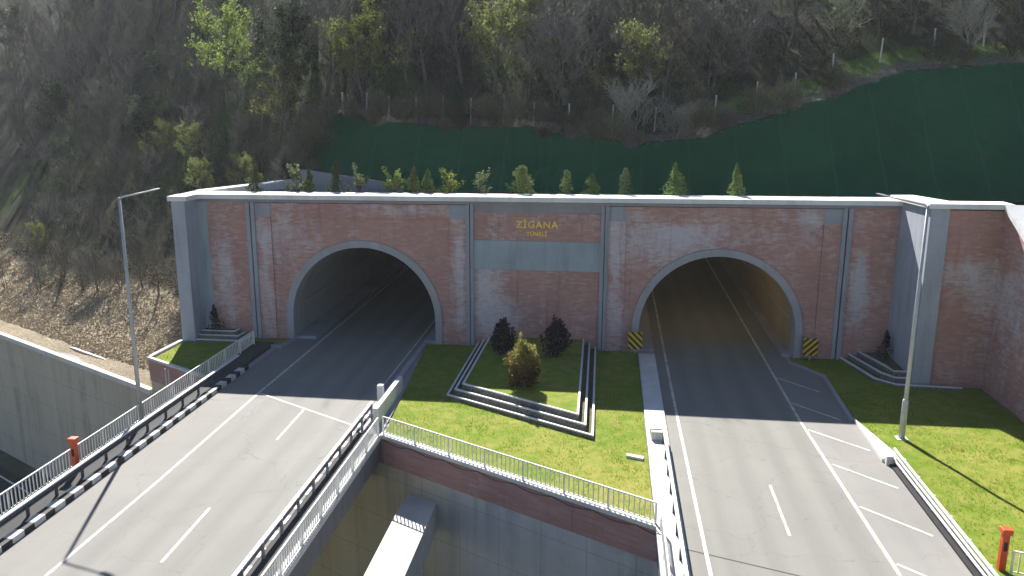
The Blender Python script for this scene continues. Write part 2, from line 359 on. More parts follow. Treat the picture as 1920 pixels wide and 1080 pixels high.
def terrain():
    xs = []
    x = -260.
    while x < 260:
        xs.append(x); x += .9 if -62 < x < 46 else 6
    xs = sorted([q for q in xs if abs(q + 27.4) > .3 and abs(q - 30.1) > .3] + [-27.42, -27.3, 30.05, 30.2])
    ts = [0]; s = .7
    while ts[-1] < 300:
        ts.append(ts[-1] + s)
        if ts[-1] > 75: s *= 1.25
    v = []; f = []; g = []; ru = []; gs = []
    def put(x, y):
        v.append((x, y, H(x, y)))
        d = y - W(x); yt = lerp_tab(YT, x)
        g.append((1 - sstep(10, 15, d)) if x < -20 else 0)
        e = y - yt
        ru.append((sstep(-1, 0, e) * (1 - sstep(1.6, 3.2, e)) if x > -16 else 0))
        gs.append((sstep(1.2, 2.6, e) * (1 - sstep(3.6, 7, e))) * sstep(9, 16, x) * .95)
    def sheet_(cols, rows):                            # rows: function giving the y list of a column
        o = len(v); n = len(rows(cols[0]))
        for x in cols:
            for y in rows(x): put(x, y)
        for i in range(len(cols) - 1):
            for k in range(n - 1): f.append((o + i * n + k, o + (i + 1) * n + k, o + (i + 1) * n + k + 1, o + i * n + k + 1))
    sheet_(xs, lambda x: [max(1.0, W(x) + .2) + t for t in ts])
    sheet_([x for x in xs if -41 < x < -27.35], lambda x: [W(x) + .2 + (1.0 - W(x) - .2) * k / 14 for k in range(15)])
    sheet_([x for x in xs if x > 30.1], lambda x: [-60 + 61 * k / 70 for k in range(71)])
    me = bpy.data.meshes.new('hillside'); me.from_pydata(v, [], f); me.materials.append(MT['ground'])
    for nm, a in (('gravel', g), ('rubble', ru), ('grass', gs)):
        at = me.attributes.new(nm, 'FLOAT', 'POINT'); at.data.foreach_set('value', a)
    me.polygons.foreach_set('use_smooth', [True] * len(me.polygons))
    o = bpy.data.objects.new('hillside', me); COL.objects.link(o); return struct(o)
terrain()
struct(MB().add([(-400, -400, -14.7), (400, -400, -14.7), (400, 380, -14.7), (-400, 380, -14.7)], [(0, 1, 2, 3)]).build('valley_floor', simple('valley_soil', (.12, .115, .08), .95, .1, .3, .4)))
vr = MB().prism([(-120, W(-120) - 16), (60, W(60) - 16), (60, W(60) - 2.), (-120, W(-120) - 2.)], -14.9, -14.6)
struct(vr.build('valley_road', MT['dark_asphalt']))
vl = MB().prism([(-120, W(-120) - 3.2), (60, W(60) - 3.2), (60, W(60) - 3.0), (-120, W(-120) - 3.0)], -14.65, -14.594)
struct(vl.build('valley_road_line', MT['white_paint']))

# green slope netting with folds
def netting():
    m = MB(); xs = [-21.5 + .5 * i for i in range(int(112 / .5))]; n = 26
    for x in xs:
        yb, yt, zt = YB(x), lerp_tab(YT, x), lerp_tab(ZT, x)
        edge = .9 * mnoise.noise(Vector((x * .35, 0, 9))) + .25 * mnoise.noise(Vector((x * 1.1, 0, 5)))
        for k in range(n):
            t = k / (n - 1); y = yb - .6 + (yt + .15 + edge - yb + .6) * t
            z = max(hill_main(x, y), TER) + .2 + .2 * mnoise.noise(Vector((x * .45, y * .2, 1))) + .05 * mnoise.noise(Vector((x * 1.7, y * .6, 2))) - (.14 if k == n - 1 else 0)
            m.v.append((x, y, z))
    for i in range(len(xs) - 1):
        for k in range(n - 1): m.f.append((i * n + k, (i + 1) * n + k, (i + 1) * n + k + 1, i * n + k + 1)); m.mi.append(0)
    o = m.build('slope_netting', MT['net'], smooth=True)
    so_ = o.modifiers.new('thickness', 'SOLIDIFY'); so_.thickness = .02
    tag(o, 'dark green netting sheet stretched over the slope behind the portal', 'netting')
netting()

# ------------------------------------------------------------------ roads, lawns, abutment, bridges
RL = MB().add([(-19.6, -130, 0), (-8.75, -130, 0), (-8.75, 110, 0), (-19.6, 110, 0)], [(0, 1, 2, 3)])
struct(RL.build('road', MT['asphalt_l']))
RR = MB().add([(8.95, -130, 0), (17.35, -130, 0), (17.1, -12, 0), (17.1, 110, 0), (8.95, 110, 0)], [(0, 1, 2, 3, 4)])
struct(RR.build('road', MT['asphalt_r']))
RS = MB().add([(17.35, -130, 0), (21, -130, 0), (20.9, -17.6, 0), (20.1, -12.3, 0), (20.3, -4.3, 0), (18.6, -1.4, 0), (18.6, 110, 0), (17.1, 110, 0), (17.1, -12, 0)], [tuple(range(9))])
struct(RS.build('road_shoulder', MT['shoulder']))

PAINT = NT('worn_road_paint'); _f = PAINT.noise(2.2, 6, rough=.7)
PAINT.col(PAINT.mix(PAINT.ramp(_f, .36, .56), (.30, .29, .265), (.60, .595, .56))); PAINT.rough(.6, .2); PAINT = PAINT.m
def line(pts, w, z=.006):
    m = MB()
    for (a, b) in zip(pts, pts[1:]):
        a = Vector((*a, 0)); b = Vector((*b, 0)); d = (b - a).normalized(); p = Vector((-d.y, d.x, 0)) * w / 2
        m.add([(a - p).to_tuple()[:2] + (z,), (b - p).to_tuple()[:2] + (z,), (b + p).to_tuple()[:2] + (z,), (a + p).to_tuple()[:2] + (z,)][::1], [(0, 1, 2, 3)])
    return struct(m.build('road_marking', PAINT))
line([(-16.6, -90), (-16.65, -25), (-16.9, -12.2), (-16.95, 60)], .16)
line([(-8.98, -90), (-9.0, -30), (-9.2, -16.9)], .17); line([(-9.3, -11.5), (-9.4, 40)], .1)
line([(-16.75, -12.3), (-9.3, -16.75)], .13, .009)
for y0 in (-19.4, -32.1, -44.8, -57.5): line([(-12.8 + (.2 if y0 < -25 else 0), y0), (-12.95 + (.15 if y0 < -25 else 0), y0 + 4.7)], .14)
line([(9.82, -90), (9.78, -30.3), (9.72, -12.9), (9.85, 60)], .16)
line([(17.4, -90), (17.35, -29), (16.95, -12.8), (17.0, 60)], .17)
for y0 in (-26.7, -39.6, -52.4): line([(13.58, y0), (13.62, y0 + 5)], .13)
for (a, b) in (((17.05, -4.8), (19.3, -7.4)), ((17.05, -9.7), (19.4, -12.35)), ((17.1, -14.1), (19.8, -16.75)), ((17.3, -18.8), (19.85, -21.3)), ((17.4, -23.5), (19.85, -25.95)), ((17.5, -28.5), (19.9, -30.8)), ((17.5, -33.2), (19.9, -35.5))): line([a, b], .15, .010)
# bridge joint on the right road
JM = simple('joint_tar', (.06, .06, .06), .8, .2)
struct(MB().add([(9.0, W(9.0) - 1.0, .005), (17.3, W(17.3) + .9, .005), (17.3, W(17.3) + .98, .005), (9.0, W(9.0) - .92, .005)], [(0, 1, 2, 3)]).build('road_joint', JM))

def sheet(name, poly, z, mat, step=.6, amp=.05):
    xs = [p[0] for p in poly]; ys = [p[1] for p in poly]
    import bmesh
    bm = bmesh.new(); bm.faces.new([bm.verts.new((*p, 0)) for p in poly])
    for ax, lo, hi in ((0, min(xs), max(xs)), (1, min(ys), max(ys))):
        q = lo + step
        while q < hi:
            co = [0, 0, 0]; no = [0, 0, 0]; co[ax] = q; no[ax] = 1
            bmesh.ops.bisect_plane(bm, geom=bm.verts[:] + bm.edges[:] + bm.faces[:], plane_co=co, plane_no=no); q += step
    for v in bm.verts: v.co.z = z + amp * mnoise.noise(Vector((v.co.x * .4, v.co.y * .4, 2)))
    me = bpy.data.meshes.new(name); bm.to_mesh(me); bm.free(); me.materials.append(mat)
    for p in me.polygons: p.use_smooth = True
    o = bpy.data.objects.new(name, me); COL.objects.link(o); return struct(o)
LAWNS = [[(-8.45, -.3), (-7.0, -17.9), (7.72, -26.35), (7.7, -.3)],
         [(-27.2, -1.9), (-27.35, -6.3), (-21.35, -9.7), (-21.35, -.4), (-26.3, -.4)],
         [(18.75, -.3), (18.75, -1.5), (20.45, -4.4), (20.25, -12.4), (20.95, -17), (20.95, -29.3), (30, -34), (30, -5.6), (25.7, -5.6), (25.7, -.3)]]
for L in LAWNS: sheet('lawn', L, .09, MT['lawn'])
sheet('lawn', [(-21.1, -.35), (-21.1, -2.3), (-19.4, -2.3), (-19.0, -.35)][::1], .11, MT['lawn'])

def inside(poly, x, y):
    c = False; n = len(poly)
    for i in range(n):
        (x1, y1), (x2, y2) = poly[i], poly[i - 1]
        if (y1 > y) != (y2 > y) and x < (x2 - x1) * (y - y1) / (y2 - y1) + x1: c = not c
    return c
def blades():
    m = MB()
    for L in LAWNS:
        x0 = min(p[0] for p in L); x1 = max(p[0] for p in L); y0 = min(p[1] for p in L); y1 = max(p[1] for p in L)
        for _ in range(int((x1 - x0) * (y1 - y0) * 70)):
            x, y = rnd.uniform(x0, x1), rnd.uniform(y0, y1)
            if not inside(L, x, y) or mnoise.noise(Vector((x * .9, y * .9, 4))) + rnd.uniform(-.5, .5) < -.1: continue
            for k in range(2):
                a = rnd.uniform(0, 6.28); h = rnd.uniform(.05, .13); w = .02; ax, ay = math.cos(a), math.sin(a); l = rnd.uniform(-.06, .06)
                bx, by = x + rnd.uniform(-.05, .05), y + rnd.uniform(-.05, .05)
                m.add([(bx - ax * w, by - ay * w, .05), (bx + ax * w, by + ay * w, .05), (bx + l, by - l, .08 + h)], [(0, 1, 2)])
    o = m.build('grass', MT['blade']); o['kind'] = 'stuff'
    o['label'] = 'short bright green grass growing over the lawns'; o['category'] = 'grass'
blades()

struct(MB().add([(-27.4, W(-27.4) + .5, -.012), (29.9, W(29.9) + .5, -.012), (29.9, .4, -.012), (-27.4, .4, -.012)], [(0, 1, 2, 3)]).build('pavement', MT['ring']))
# abutment: one long wall across the valley carrying the lawns and the road ends
ab = thing('abutment_wall', 'long retaining wall with brick upper band crossing under both roads', 'retaining wall', (0, 0, 0))
MB().prism([(-27.75, W(-27.75)), (30.3, W(30.3)), (30.3, 1.0), (-27.75, 1.0)], -16, -1.62).build('concrete_face', MT['wall'], ab)
MB().prism([(-27.8, W(-27.8) - .06), (30.4, W(30.4) - .06), (30.4, .95), (-27.8, .95)], -1.615, -.02).build('brick_band', MT['brick_low'], ab)
MB().prism([(-7.15, W(-7.15) - .22), (7.8, W(7.8) - .22), (7.8, W(7.8) + .34), (-7.15, W(-7.15) + .34)], -.016, .2).build('coping', MT['white_conc'], ab, .02)
cp = MB().prism([(-27.95, W(-27.95) - .18), (-21.3, W(-21.3) - .18), (-21.3, W(-21.3) + .12), (-27.65, W(-27.65) + .12)], -.015, .17)
cp.prism([(-27.95, W(-27.95) + .13), (-27.65, W(-27.65) + .13), (-27.45, -1.9), (-27.75, -1.9)], -.015, .17)
cp.build('coping', MT['white_conc'], ab, .02)
rw = thing('valley_wall', 'pale stained concrete retaining wall below the gravel slope', 'retaining wall')
MB().prism([(-130, W(-130)), (-27.8, W(-27.8)), (-27.8, W(-27.8) + 1.6), (-130, W(-130) + 1.6)], -16, -2.75).build('wall_face', MT['wall'], rw)
MB().prism([(-130, W(-130) - .25), (-27.85, W(-27.85) - .25), (-27.85, W(-27.85) + .25), (-130, W(-130) + .25)], -2.745, -2.35).build('coping', MT['white_conc'], rw, .03)
MB().prism([(-130, W(-130) + .26), (-27.85, W(-27.85) + .26), (-27.85, W(-27.85) + 1.6), (-130, W(-130) + 1.6)], -2.74, -2.5).build('walkway', MT['plaster_band'], rw)
MB().prism([(-130, W(-130) + 1.6), (-27.85, W(-27.85) + 1.6), (-27.85, W(-27.85) + 1.85), (-130, W(-130) + 1.85)], -2.9, -2.2).build('kerb', MT['white_conc'], rw)

DECK = concrete('dark_deck_concrete', (.17, .17, .175), (.09, .09, .09), .6)
def deck(label, x0, x1, mat):
    b = thing('bridge', label, 'bridge')
    ya, yb = W(x0), W(x1)
    MB().prism([(x0, -130), (x1, -130), (x1, yb - .1), (x0, ya - .1)], -1.3, -.03).build('deck', mat, b)
    for gx in (x0 + 1.2, (x0 + x1) / 2, x1 - 1.6):
        MB().prism([(gx, -130), (gx + .7, -130), (gx + .7, W(gx + .7) - .3), (gx, W(gx) - .3)], -2.7, -1.29).build('girder', MT['wall'], b)
    for y in (-58, -95): MB().box(x0 + 1.5, x1 - 1.5, y - .8, y + .8, -15, -2.69).build('pier', MT['wall'], b)
    return b
bl = deck('left bridge deck with grey asphalt and black and white kerb', -21.7, -7.15, DECK)
br = deck('right bridge deck continuing the road past the brick lawn wall', 7.85, 21.6, DECK)
# kerbs and walkways of the left bridge
MB().box(-20.06, -19.6, -130, -7.6, -.02, .28).build('kerb', MT['kerb_bw'], bl)
MB().box(-21.6, -20.07, -130, -1.9, -.02, .26).build('walkway', MT['dark_asphalt'], bl)
MB().box(-8.95, -8.62, -130, -15.5, -.02, .2).build('kerb', MT['kerb_bw'], bl)
MB().box(-8.60, -7.45, -130, W(-7.6) - .4, -.02, .2).build('walkway', MT['dark_asphalt'], bl)  # dark surface paints in the shade between kerb and railing
MB().box(-7.44, -7.05, -130, W(-7.3) - .4, -.02, .27).build('edge_beam', MT['white_conc'], bl)
# right road ledges
MB().box(7.76, 8.95, -130, -1., -.02, .2).build('walkway', MT['white_conc'], br)
kr = MB().prism([(20.12, -12.4), (20.92, -17.2), (20.92, -18.2), (20.0, -18.2)][::1], -.02, .22)
kr.build('kerb', MT['white_conc'], br, .03)
MB().prism([(20.42, -4.3), (20.1, -12.35), (19.85, -12.35), (20.2, -4.3)][::-1], -.02, .16).build('kerb', MT['ring'], br)
MB().prism([(18.7, -1.4), (20.44, -4.28), (20.2, -4.28), (18.45, -1.4)][::-1], -.02, .16).build('kerb', MT['ring'], br)
MB().box(20.1, 20.45, -18.6, -18.25, -.02, .5).build('end_block', MT['white_conc'], br, .03)
# kerb strips beside the left tunnel mouth and lawn
kk = thing('kerb_strip', 'low pale kerb between the left road and the middle lawn', 'kerb')
MB().prism([(-8.75, -.2), (-8.75, -15.4), (-8.2, -15.4), (-8.45, -.2)][::1], -.02, .2).build('kerb_stone', MT['ring'], kk)
MB().prism([(-8.2, -9), (-7.9, -17.2), (-7.2, -17.4), (-7.55, -11)][::1], -.02, .13).build('gutter', MT['ring'], kk)
MB().prism([(-8.75, W(-8.75) - .4), (-7.0, W(-7.0) - .3), (-7.0, -17.6), (-7.4, -15.3), (-8.75, -15.3)], -.03, .02).build('gutter', MT['ring'], kk)
kk = thing('kerb_strip', 'small kerbed patch left of the left tunnel mouth', 'kerb')
MB().box(-21.15, -19.2, -2.55, -2.3, -.02, .24).build('kerb_stone', MT['ring'], kk)
MB().prism([(-19.35, -2.3), (-19.15, -2.3), (-18.75, -.4), (-18.95, -.4)], -.02, .24).build('kerb_stone', MT['ring'], kk)

# white strut beam
MT['strut'] = concrete('strut_concrete', (.60, .595, .575), (.45, .44, .42), .15)
st = MB().box(-5.45, -3.55, -75, W(-4.5) - .9, -4.4, -2.75)
st.box(-5.4, -3.6, W(-4.5) - .9, W(-4.5) + .3, -4.3, -2.85)
tag(st.build('strut_beam', MT['strut'], None, .04), 'massive white concrete strut beam below the lawn wall', 'beam')

# ------------------------------------------------------------------ tunnel portal
ZS = .008
def shear(m):
    m.v = [(x, y, z + ZS * x if z > 8.5 else z) for x, y, z in m.v]; return m
po = thing('tunnel_portal', 'wide weathered brick tunnel portal with two arches and white coping', 'tunnel portal', (0, 0, 0))
AC, AR, AS = 13.43, 5.73, 1.83
def panel(c):
    m = MB(); x0, x1 = c - 6.95, c + 7.0
    if c < 0: x0, x1 = -20.5, -6.54
    else: x0, x1 = 6.54, 20.5
    top = 9.9; N = 56
    pts = [(c - AR, 0)] + [(c - AR * math.cos(math.pi * i / N), AS + AR * math.sin(math.pi * i / N)) for i in range(N + 1)] + [(c + AR, 0)]
    for (a, za), (b, zb) in zip(pts[1:-1], pts[2:-1]):
        m.add([(a, 0, za), (b, 0, zb), (b, 0, top), (a, 0, top)], [(0, 1, 2, 3)])
    m.add([(x0, 0, 0), (c - AR, 0, 0), (c - AR, 0, AS), (c - AR, 0, top), (x0, 0, top)], [(0, 1, 2, 3, 4)])
    m.add([(c + AR, 0, 0), (x1, 0, 0), (x1, 0, top), (c + AR, 0, top), (c + AR, 0, AS)], [(0, 1, 2, 3, 4)])
    for (a, za), (b, zb) in zip(pts, pts[1:]): m.add([(a, 0, za), (a, 1.4, za), (b, 1.4, zb), (b, 0, zb)], [(0, 1, 2, 3)])
    shear(m).build('arch_wall', MT['brick'], po)
    r = MB(); R1 = AR + .48
    out = [(c - R1, 0)] + [(c - R1 * math.cos(math.pi * i / N), AS + R1 * math.sin(math.pi * i / N)) for i in range(N + 1)] + [(c + R1, 0)]
    inn = [(c + (x - c) * (AR - .06) / AR if 1 else x, AS + (z - AS) * (AR - .06) / AR if z > AS else z) for x, z in pts]
    for i in range(len(pts) - 1):
        (a, za), (b, zb), (a2, z2), (b2, w2) = inn[i], inn[i + 1], out[i], out[i + 1]
        y0, y1 = -.14, 1.35
        r.add([(a, y0, za), (b, y0, zb), (b2, y0, w2), (a2, y0, z2)], [(0, 1, 2, 3)])
        r.add([(a2, y0, z2), (b2, y0, w2), (b2, .05, w2), (a2, .05, z2)], [(0, 1, 2, 3)])
        r.add([(b, y0, zb), (a, y0, za), (a, y1, za), (b, y1, zb)], [(0, 1, 2, 3)])
    r.build('arch_ring', MT['ring'], po)
panel(-AC); panel(AC)
for s in (-1, 1):
    def sb(name, mat, a, b, y0, z0, z1): shear(MB().box(min(s * a, s * b), max(s * a, s * b), y0, 1.2, z0, z1)).build(name, mat, po)
    sb('brick_frame', MT['brick'], 5.3, 6.54, -.16, 0, 9.9); sb('brick_frame', MT['brick'], 20.5, 21.72, -.16, 0, 9.9)
    sb('brick_frame', MT['brick'], 6.54, 20.5, -.14, 9.9, 10.95); sb('brick_frame', MT['brick'], 22.4, 25.6, -.08, 0, 11.1)
    sb('plaster_block', MT['plaster'], 5.3, 6.54, -.17, 9.9, 10.95); sb('plaster_block', MT['plaster'], 20.5, 21.72, -.17, 9.9, 10.95)
    for (a, b, y0) in ((4.72, 4.98, -.26), (5.04, 5.3, -.3), (21.72, 22.0, -.3), (22.1, 22.4, -.3)): sb('pilaster', MT['plaster'], a, b, y0, 0, 11.0)
MB().box(-4.72, 4.72, -.05, 1.2, 0, 6.1).build('center_panel', MT['brick'], po); MB().box(-4.72, 4.72, -.05, 1.2, 8.3, 10.4).build('name_panel', MT['brick'], po)
shear(MB().box(-4.72, 4.72, -.06, 1.2, 10.4, 11.0)).build('plaster_band', MT['plaster_band'], po)
MB().box(-4.72, 4.72, -.13, 1.2, 6.1, 8.3).build('plaster_band', MT['plaster_blue'], po)
shear(MB().box(-26.4, 25.7, -.2, 1.2, 11.0, 11.25)).build('cornice', MT['plaster_band'], po)
shear(MB().box(-27.6, 25.75, -.42, 1.9, 11.25, 11.6)).build('coping', MT['coping'], po, .03)
# left wing: projecting plastered pier with a sunlit top
MB().box(-27.45, -26.4, -1.95, 1.2, -1.0, 11.02).build('wing_pier', MT['plaster_pale'], po)
MB().box(-26.4, -25.6, -.1, 1.2, 0, 11.02).build('wing_panel', MT['plaster_blue'], po)
MB().box(-27.65, -26.15, -2.15, -.43, 11.03, 11.4).build('wing_coping', MT['coping'], po, .03)
# left side wall running back up the slope with its parapet
sw = MB().prism([(-27.4, 1.25), (-26.6, 1.25), (-20.9, 9.6), (-21.7, 9.6)], -3, 11.0); sw.build('side_wall', MT['plaster_pale'], po)
MB().prism([(-27.5, 1.95), (-26.3, 1.95), (-20.7, 9.8), (-21.9, 9.8)], 11.01, [11.45, 11.45, 11.75, 11.75]).build('side_coping', MT['coping'], po, .03)
# back wall pieces of grey concrete at the foot of the slope on the terrace
bw = MB().prism([(-20.8, 7.6), (-11.8, 7.0), (-11.8, 7.4), (-20.8, 8.0)], 10.5, [12.7, 11.6, 11.6, 12.7])
tag(bw.build('terrace_wall', MT['plaster'], None, .03), 'low grey concrete wall behind the small trees above the left arch', 'wall')
# right buttress and stepped-forward wing wall
MB().prism([(25.6, -5.65), (26.75, -5.65), (26.75, 1.2), (25.6, 1.2)], 0, [11.95, 11.98, 11.6, 11.57]).build('buttress', MT['plaster_pale'], po)
MB().box(26.75, 30.1, -5.5, -3.5, 0, 11.85).build('wing_wall', MT['brick'], po)
MB().prism([(25.4, -5.9), (30.5, -5.9), (30.5, -4.2), (27.2, -4.2), (27.0, 1.9), (25.4, 1.9)], [11.96, 11.98, 12, 12, 11.68, 11.66], [12.28, 12.32, 12.32, 12.3, 12.0, 11.98]).build('wing_coping', MT['coping'], po, .03)
# gilt lettering
def letters(txt, size, x, z, name='lettering'):
    cu = bpy.data.curves.new('letters', 'FONT'); cu.body = txt; cu.size = size; cu.extrude = .035; cu.align_x = 'CENTER'; cu.space_character = 1.12; cu.offset = .012
    t = bpy.data.objects.new('letters', cu); COL.objects.link(t); t.rotation_euler = (math.pi / 2, 0, 0); t.location = (x, -.1, z)
    bpy.context.view_layer.update()
    me = bpy.data.meshes.new_from_object(t.evaluated_get(bpy.context.evaluated_depsgraph_get())); me.transform(t.matrix_world)
    bpy.data.objects.remove(t); me.materials.clear(); me.materials.append(MT['gold'])
    o = bpy.data.objects.new(name, me); COL.objects.link(o); o.parent = po
letters('ZİGANA', .74, 0, 9.3); letters('TÜNELİ', .4, 0, 8.72)

# tunnel tubes
EM = NT('warm_tunnel_lamp'); EM.b.inputs['Emission Color'].default_value = (1, .75, .38, 1); EM.b.inputs['Emission Strength'].default_value = .5; MT['lit'] = EM.m
def tube(c, label, mat):
    t = thing('tunnel_tube', label, 'tunnel', (0, 0, 0)); m = MB(); N = 40; R = AR - .05
    pts = [(c - R, -.1)] + [(c - R * math.cos(math.pi * i / N), AS + R * math.sin(math.pi * i / N)) for i in range(N + 1)] + [(c + R, -.1)]
    for (a, za), (b, zb) in zip(pts, pts[1:]):
        for y0, y1 in ((1.36, 30), (30, 108)): m.add([(a, y0, za), (b, y0, zb), (b, y1, zb), (a, y1, za)], [(3, 2, 1, 0)])
    m.add([(x, 108, z) for x, z in pts], [tuple(range(len(pts)))])
    m.build('lining', mat, t, smooth=False)
    w0, w1 = (c - R, -17.45 if c < 0 else 8.95), (-8.75 if c < 0 else 18.35, c + R)
    MB().box(w0[0] - .3, w0[1], .2, 107, -.03, .22).build('kerb', MT['ring'], t)
    MB().box(w1[0], w1[1] + .3, .2, 107, -.03, .22).build('kerb', MT['ring'], t)
    for s in (-1, 1):
        MB().tube([(c + s * (R - .12), 1.5, 2.6), (c + s * (R - .12), 107, 2.6)], [.06, .06], 6).build('cable_duct', MT['steel'], t)
    for s in (-1, 1):
        y = 6
        while y < 60: MB().box(c + s * 2.2 - .15, c + s * 2.2 + .15, y, y + 1.2, 6.75, 6.9).build('tunnel_light', MT['lit'] if c > 0 else MT['steel'], t); y += 6
for i, y in enumerate((7.0, 15, 23, 32, 44)):             # the lit lamps of the right bore
    pl = bpy.data.lights.new('tunnel_lamp', 'POINT'); pl.energy = (42, 9, 3, 2, 2)[i]; pl.color = (1, .84, .46); pl.shadow_soft_size = .3
    plo = bpy.data.objects.new('tunnel_lamp', pl); COL.objects.link(plo); plo.location = (AC + .4, y, 6.3)
tube(-AC, 'dark grey tunnel tube inside the left arch', MT['lining']); tube(AC, 'ochre lined tunnel tube inside the right arch', MT['lining_warm'])

# right retaining wall, top falling away towards the viewer
rt = thing('side_retaining_wall', 'brick retaining wall with sloping white coping at the right edge', 'retaining wall')
m = MB().prism([(30.1, -29), (31.1, -29), (31.1, -5.55), (30.1, -5.55)], -.5, [.1, .1, 11.9, 11.9])
m = MB(); m.add([(30.1, -5.49, -1), (30.1, -29, -1), (30.1, -29, .2), (30.1, -5.49, 11.93), (31.1, -5.49, -1), (31.1, -29, -1), (31.1, -29, .2), (31.1, -5.49, 11.93)],
                 [(0, 1, 2, 3)[::-1], (4, 5, 6, 7), (0, 1, 5, 4), (3, 2, 6, 7)[::-1], (1, 2, 6, 5)[::-1], (0, 4, 7, 3)])
m.build('wall_face', MT['brick'], rt)
m = MB(); a = [(29.85, -5.95, 12.3), (29.85, -29, .55), (31.4, -29, .55), (31.4, -5.95, 12.3)]
m.add(a + [(x, y, z - .33) for x, y, z in a], [(0, 1, 2, 3), (7, 6, 5, 4), (0, 4, 5, 1), (1, 5, 6, 2), (2, 6, 7, 3), (3, 7, 4, 0)])
m.build('coping', MT['coping'], rt)

# ------------------------------------------------------------------ stepped planters
RISER = simple('shade_dark_riser', (.17, .16, .145), .9, .2, .5, 7)  # dark tone puts the shade of the tier fronts into the colour
def tiers(label, polys, soil_z, h=.28):
    t = thing('stepped_planter', label, 'planter')
    for i, (outer, inner) in enumerate(polys):
        z = .05 + i * h; n = len(outer); zt = z + h + .02
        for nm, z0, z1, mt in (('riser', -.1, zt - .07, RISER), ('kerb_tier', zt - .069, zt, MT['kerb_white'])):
            m = MB()
            for k in range(n - 1):                     # open chain of kerb stones: outer line to inner line
                (a, b), (c, d) = (outer[k], outer[k + 1]), (inner[k], inner[k + 1])
                if k == 0: m.v += [(*a, z0), (*c, z0), (*c, z1), (*a, z1)]; m.f.append((0, 1, 2, 3)); m.mi.append(0)
                o = len(m.v) - 4; m.v += [(*b, z0), (*d, z0), (*d, z1), (*b, z1)]
                for q in range(4): m.f.append((o + q, o + 4 + q, o + 4 + (q + 1) % 4, o + (q + 1) % 4)); m.mi.append(0)
            m.f.append(tuple(len(m.v) - q for q in (1, 2, 3, 4))); m.mi.append(0); m.build(nm, mt, t)
    return t
def mid_line(o):                                       # U-shaped line around the middle planter, o = inset
    fx = lambda x: -14.62 - .588 * (x - .1) + o * 1.15
    return [(-4.45 + o * .9, -.1), (-4.62 + o * .9, fx(-4.62 + o * .9)), (4.8 - o * .9, fx(4.8 - o * .9)), (4.62 - o * .9, -.1)]
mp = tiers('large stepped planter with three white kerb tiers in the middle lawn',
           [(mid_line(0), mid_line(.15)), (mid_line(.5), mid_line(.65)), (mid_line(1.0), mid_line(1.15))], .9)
def soil(parent, poly, z, mat): MB().prism(poly, z - .25, z).build('planting_bed', mat, parent)
SOIL = simple('dark_bed_plants', (.12, .115, .07), .95, .1, .5, 9)
soil(mp, mid_line(.14), .16, SOIL); soil(mp, mid_line(.64), .44, SOIL)
soil(mp, mid_line(1.14), .84, MT['lawn'])
def rline(o): return [(22.3 + o, -.2), (23.4 + o * .8, -5.0 + o), (24.6 - o * .2, -6.1 + o), (28.6, -6.3 + o)] if o < .4 else [(22.3 + o, -.2), (23.4 + o * .85, -5.0 + o), (24.6 + o * .1, -6.0 + o), (25.58, -6.0 + o)]
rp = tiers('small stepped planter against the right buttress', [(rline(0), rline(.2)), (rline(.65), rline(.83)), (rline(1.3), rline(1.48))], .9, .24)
soil(rp, [(22.5, -.25), (23.6, -4.8), (25.55, -5.5), (25.55, -.25)], .2, SOIL); soil(rp, [(23.8, -.25), (24.6, -3.5), (25.55, -4.5), (25.55, -.25)], .7, SOIL)
def lline(o): return [(-26.35, -2.0 + o), (-22.6 - o, -2.0 + o), (-22.5 - o, -.35)]
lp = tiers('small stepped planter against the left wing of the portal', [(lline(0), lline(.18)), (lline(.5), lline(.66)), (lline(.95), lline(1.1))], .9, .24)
soil(lp, [(-26.35, -1.8), (-22.9, -1.8), (-22.9, -.32), (-26.35, -.32)], .2, SOIL); soil(lp, [(-26.35, -.95), (-23.6, -.95), (-23.6, -.32), (-26.35, -.32)], .7, SOIL)

# ------------------------------------------------------------------ barriers
def guardrail(label, x, ya, yb, face, beams=1, z0=.0, mat=None):
    """steel guardrail along Y; face = +1 beam on the +x side, -1 on the -x side"""
    g = thing('guardrail', label, 'guardrail', (x, ya, z0)); L = yb - ya; mat = mat or MT['steel']
    for b in range(beams):
        zc = .62 if beams == 1 else .3 + b * .27; hh = .31 if beams == 1 else .13
        prof = [(.0, -.5), (.07, -.32), (.07, -.18), (.0, 0), (.07, .18), (.07, .32), (.0, .5)]
        m = MB(); n = len(prof)
        for (px, pz) in prof: m.v.append((face * (.08 + px), 0, zc + pz * hh)); m.v.append((face * (.08 + px), L, zc + pz * hh))
        for i in range(n - 1): m.f.append((2 * i, 2 * i + 1, 2 * i + 3, 2 * i + 2)); m.mi.append(0)
        m.v += [(q[0] - face * .012, q[1], q[2]) for q in m.v[:2 * n]]
        for i in range(n - 1): m.f.append((2 * n + 2 * i, 2 * n + 2 * i + 2, 2 * n + 2 * i + 3, 2 * n + 2 * i + 1)); m.mi.append(0)
        m.f.append((0, 2 * n, 2 * n + 1, 1)); m.f.append((2 * n - 2, 2 * n - 1, 4 * n - 1, 4 * n - 2)); m.mi += [0, 0]
        m.build('beam', mat, g)
    y = min(0, L) + .4; me = None
    while y < max(0, L):
        if me is None:
            p = MB().box(-.06, .06, -.05, .05, -.3, .84).box(min(.06 * face, .1 * face), max(.06 * face, .1 * face), -.06, .06, .46, .78).build('post', mat, g); me = p.data; p.location = (0, y, 0)
        else:
            p = bpy.data.objects.new('post', me); COL.objects.link(p); p.parent = g; p.location = (0, y, 0)
        y += 2.0
    return g
def sunlit_edge(g, x0, x1, ya, yb, z0, z1, mat): MB().box(x0, x1, ya, yb, z0, z1).build('sunlit_cap', mat, g)  # white cap paints sunlight along the top edge of the beam
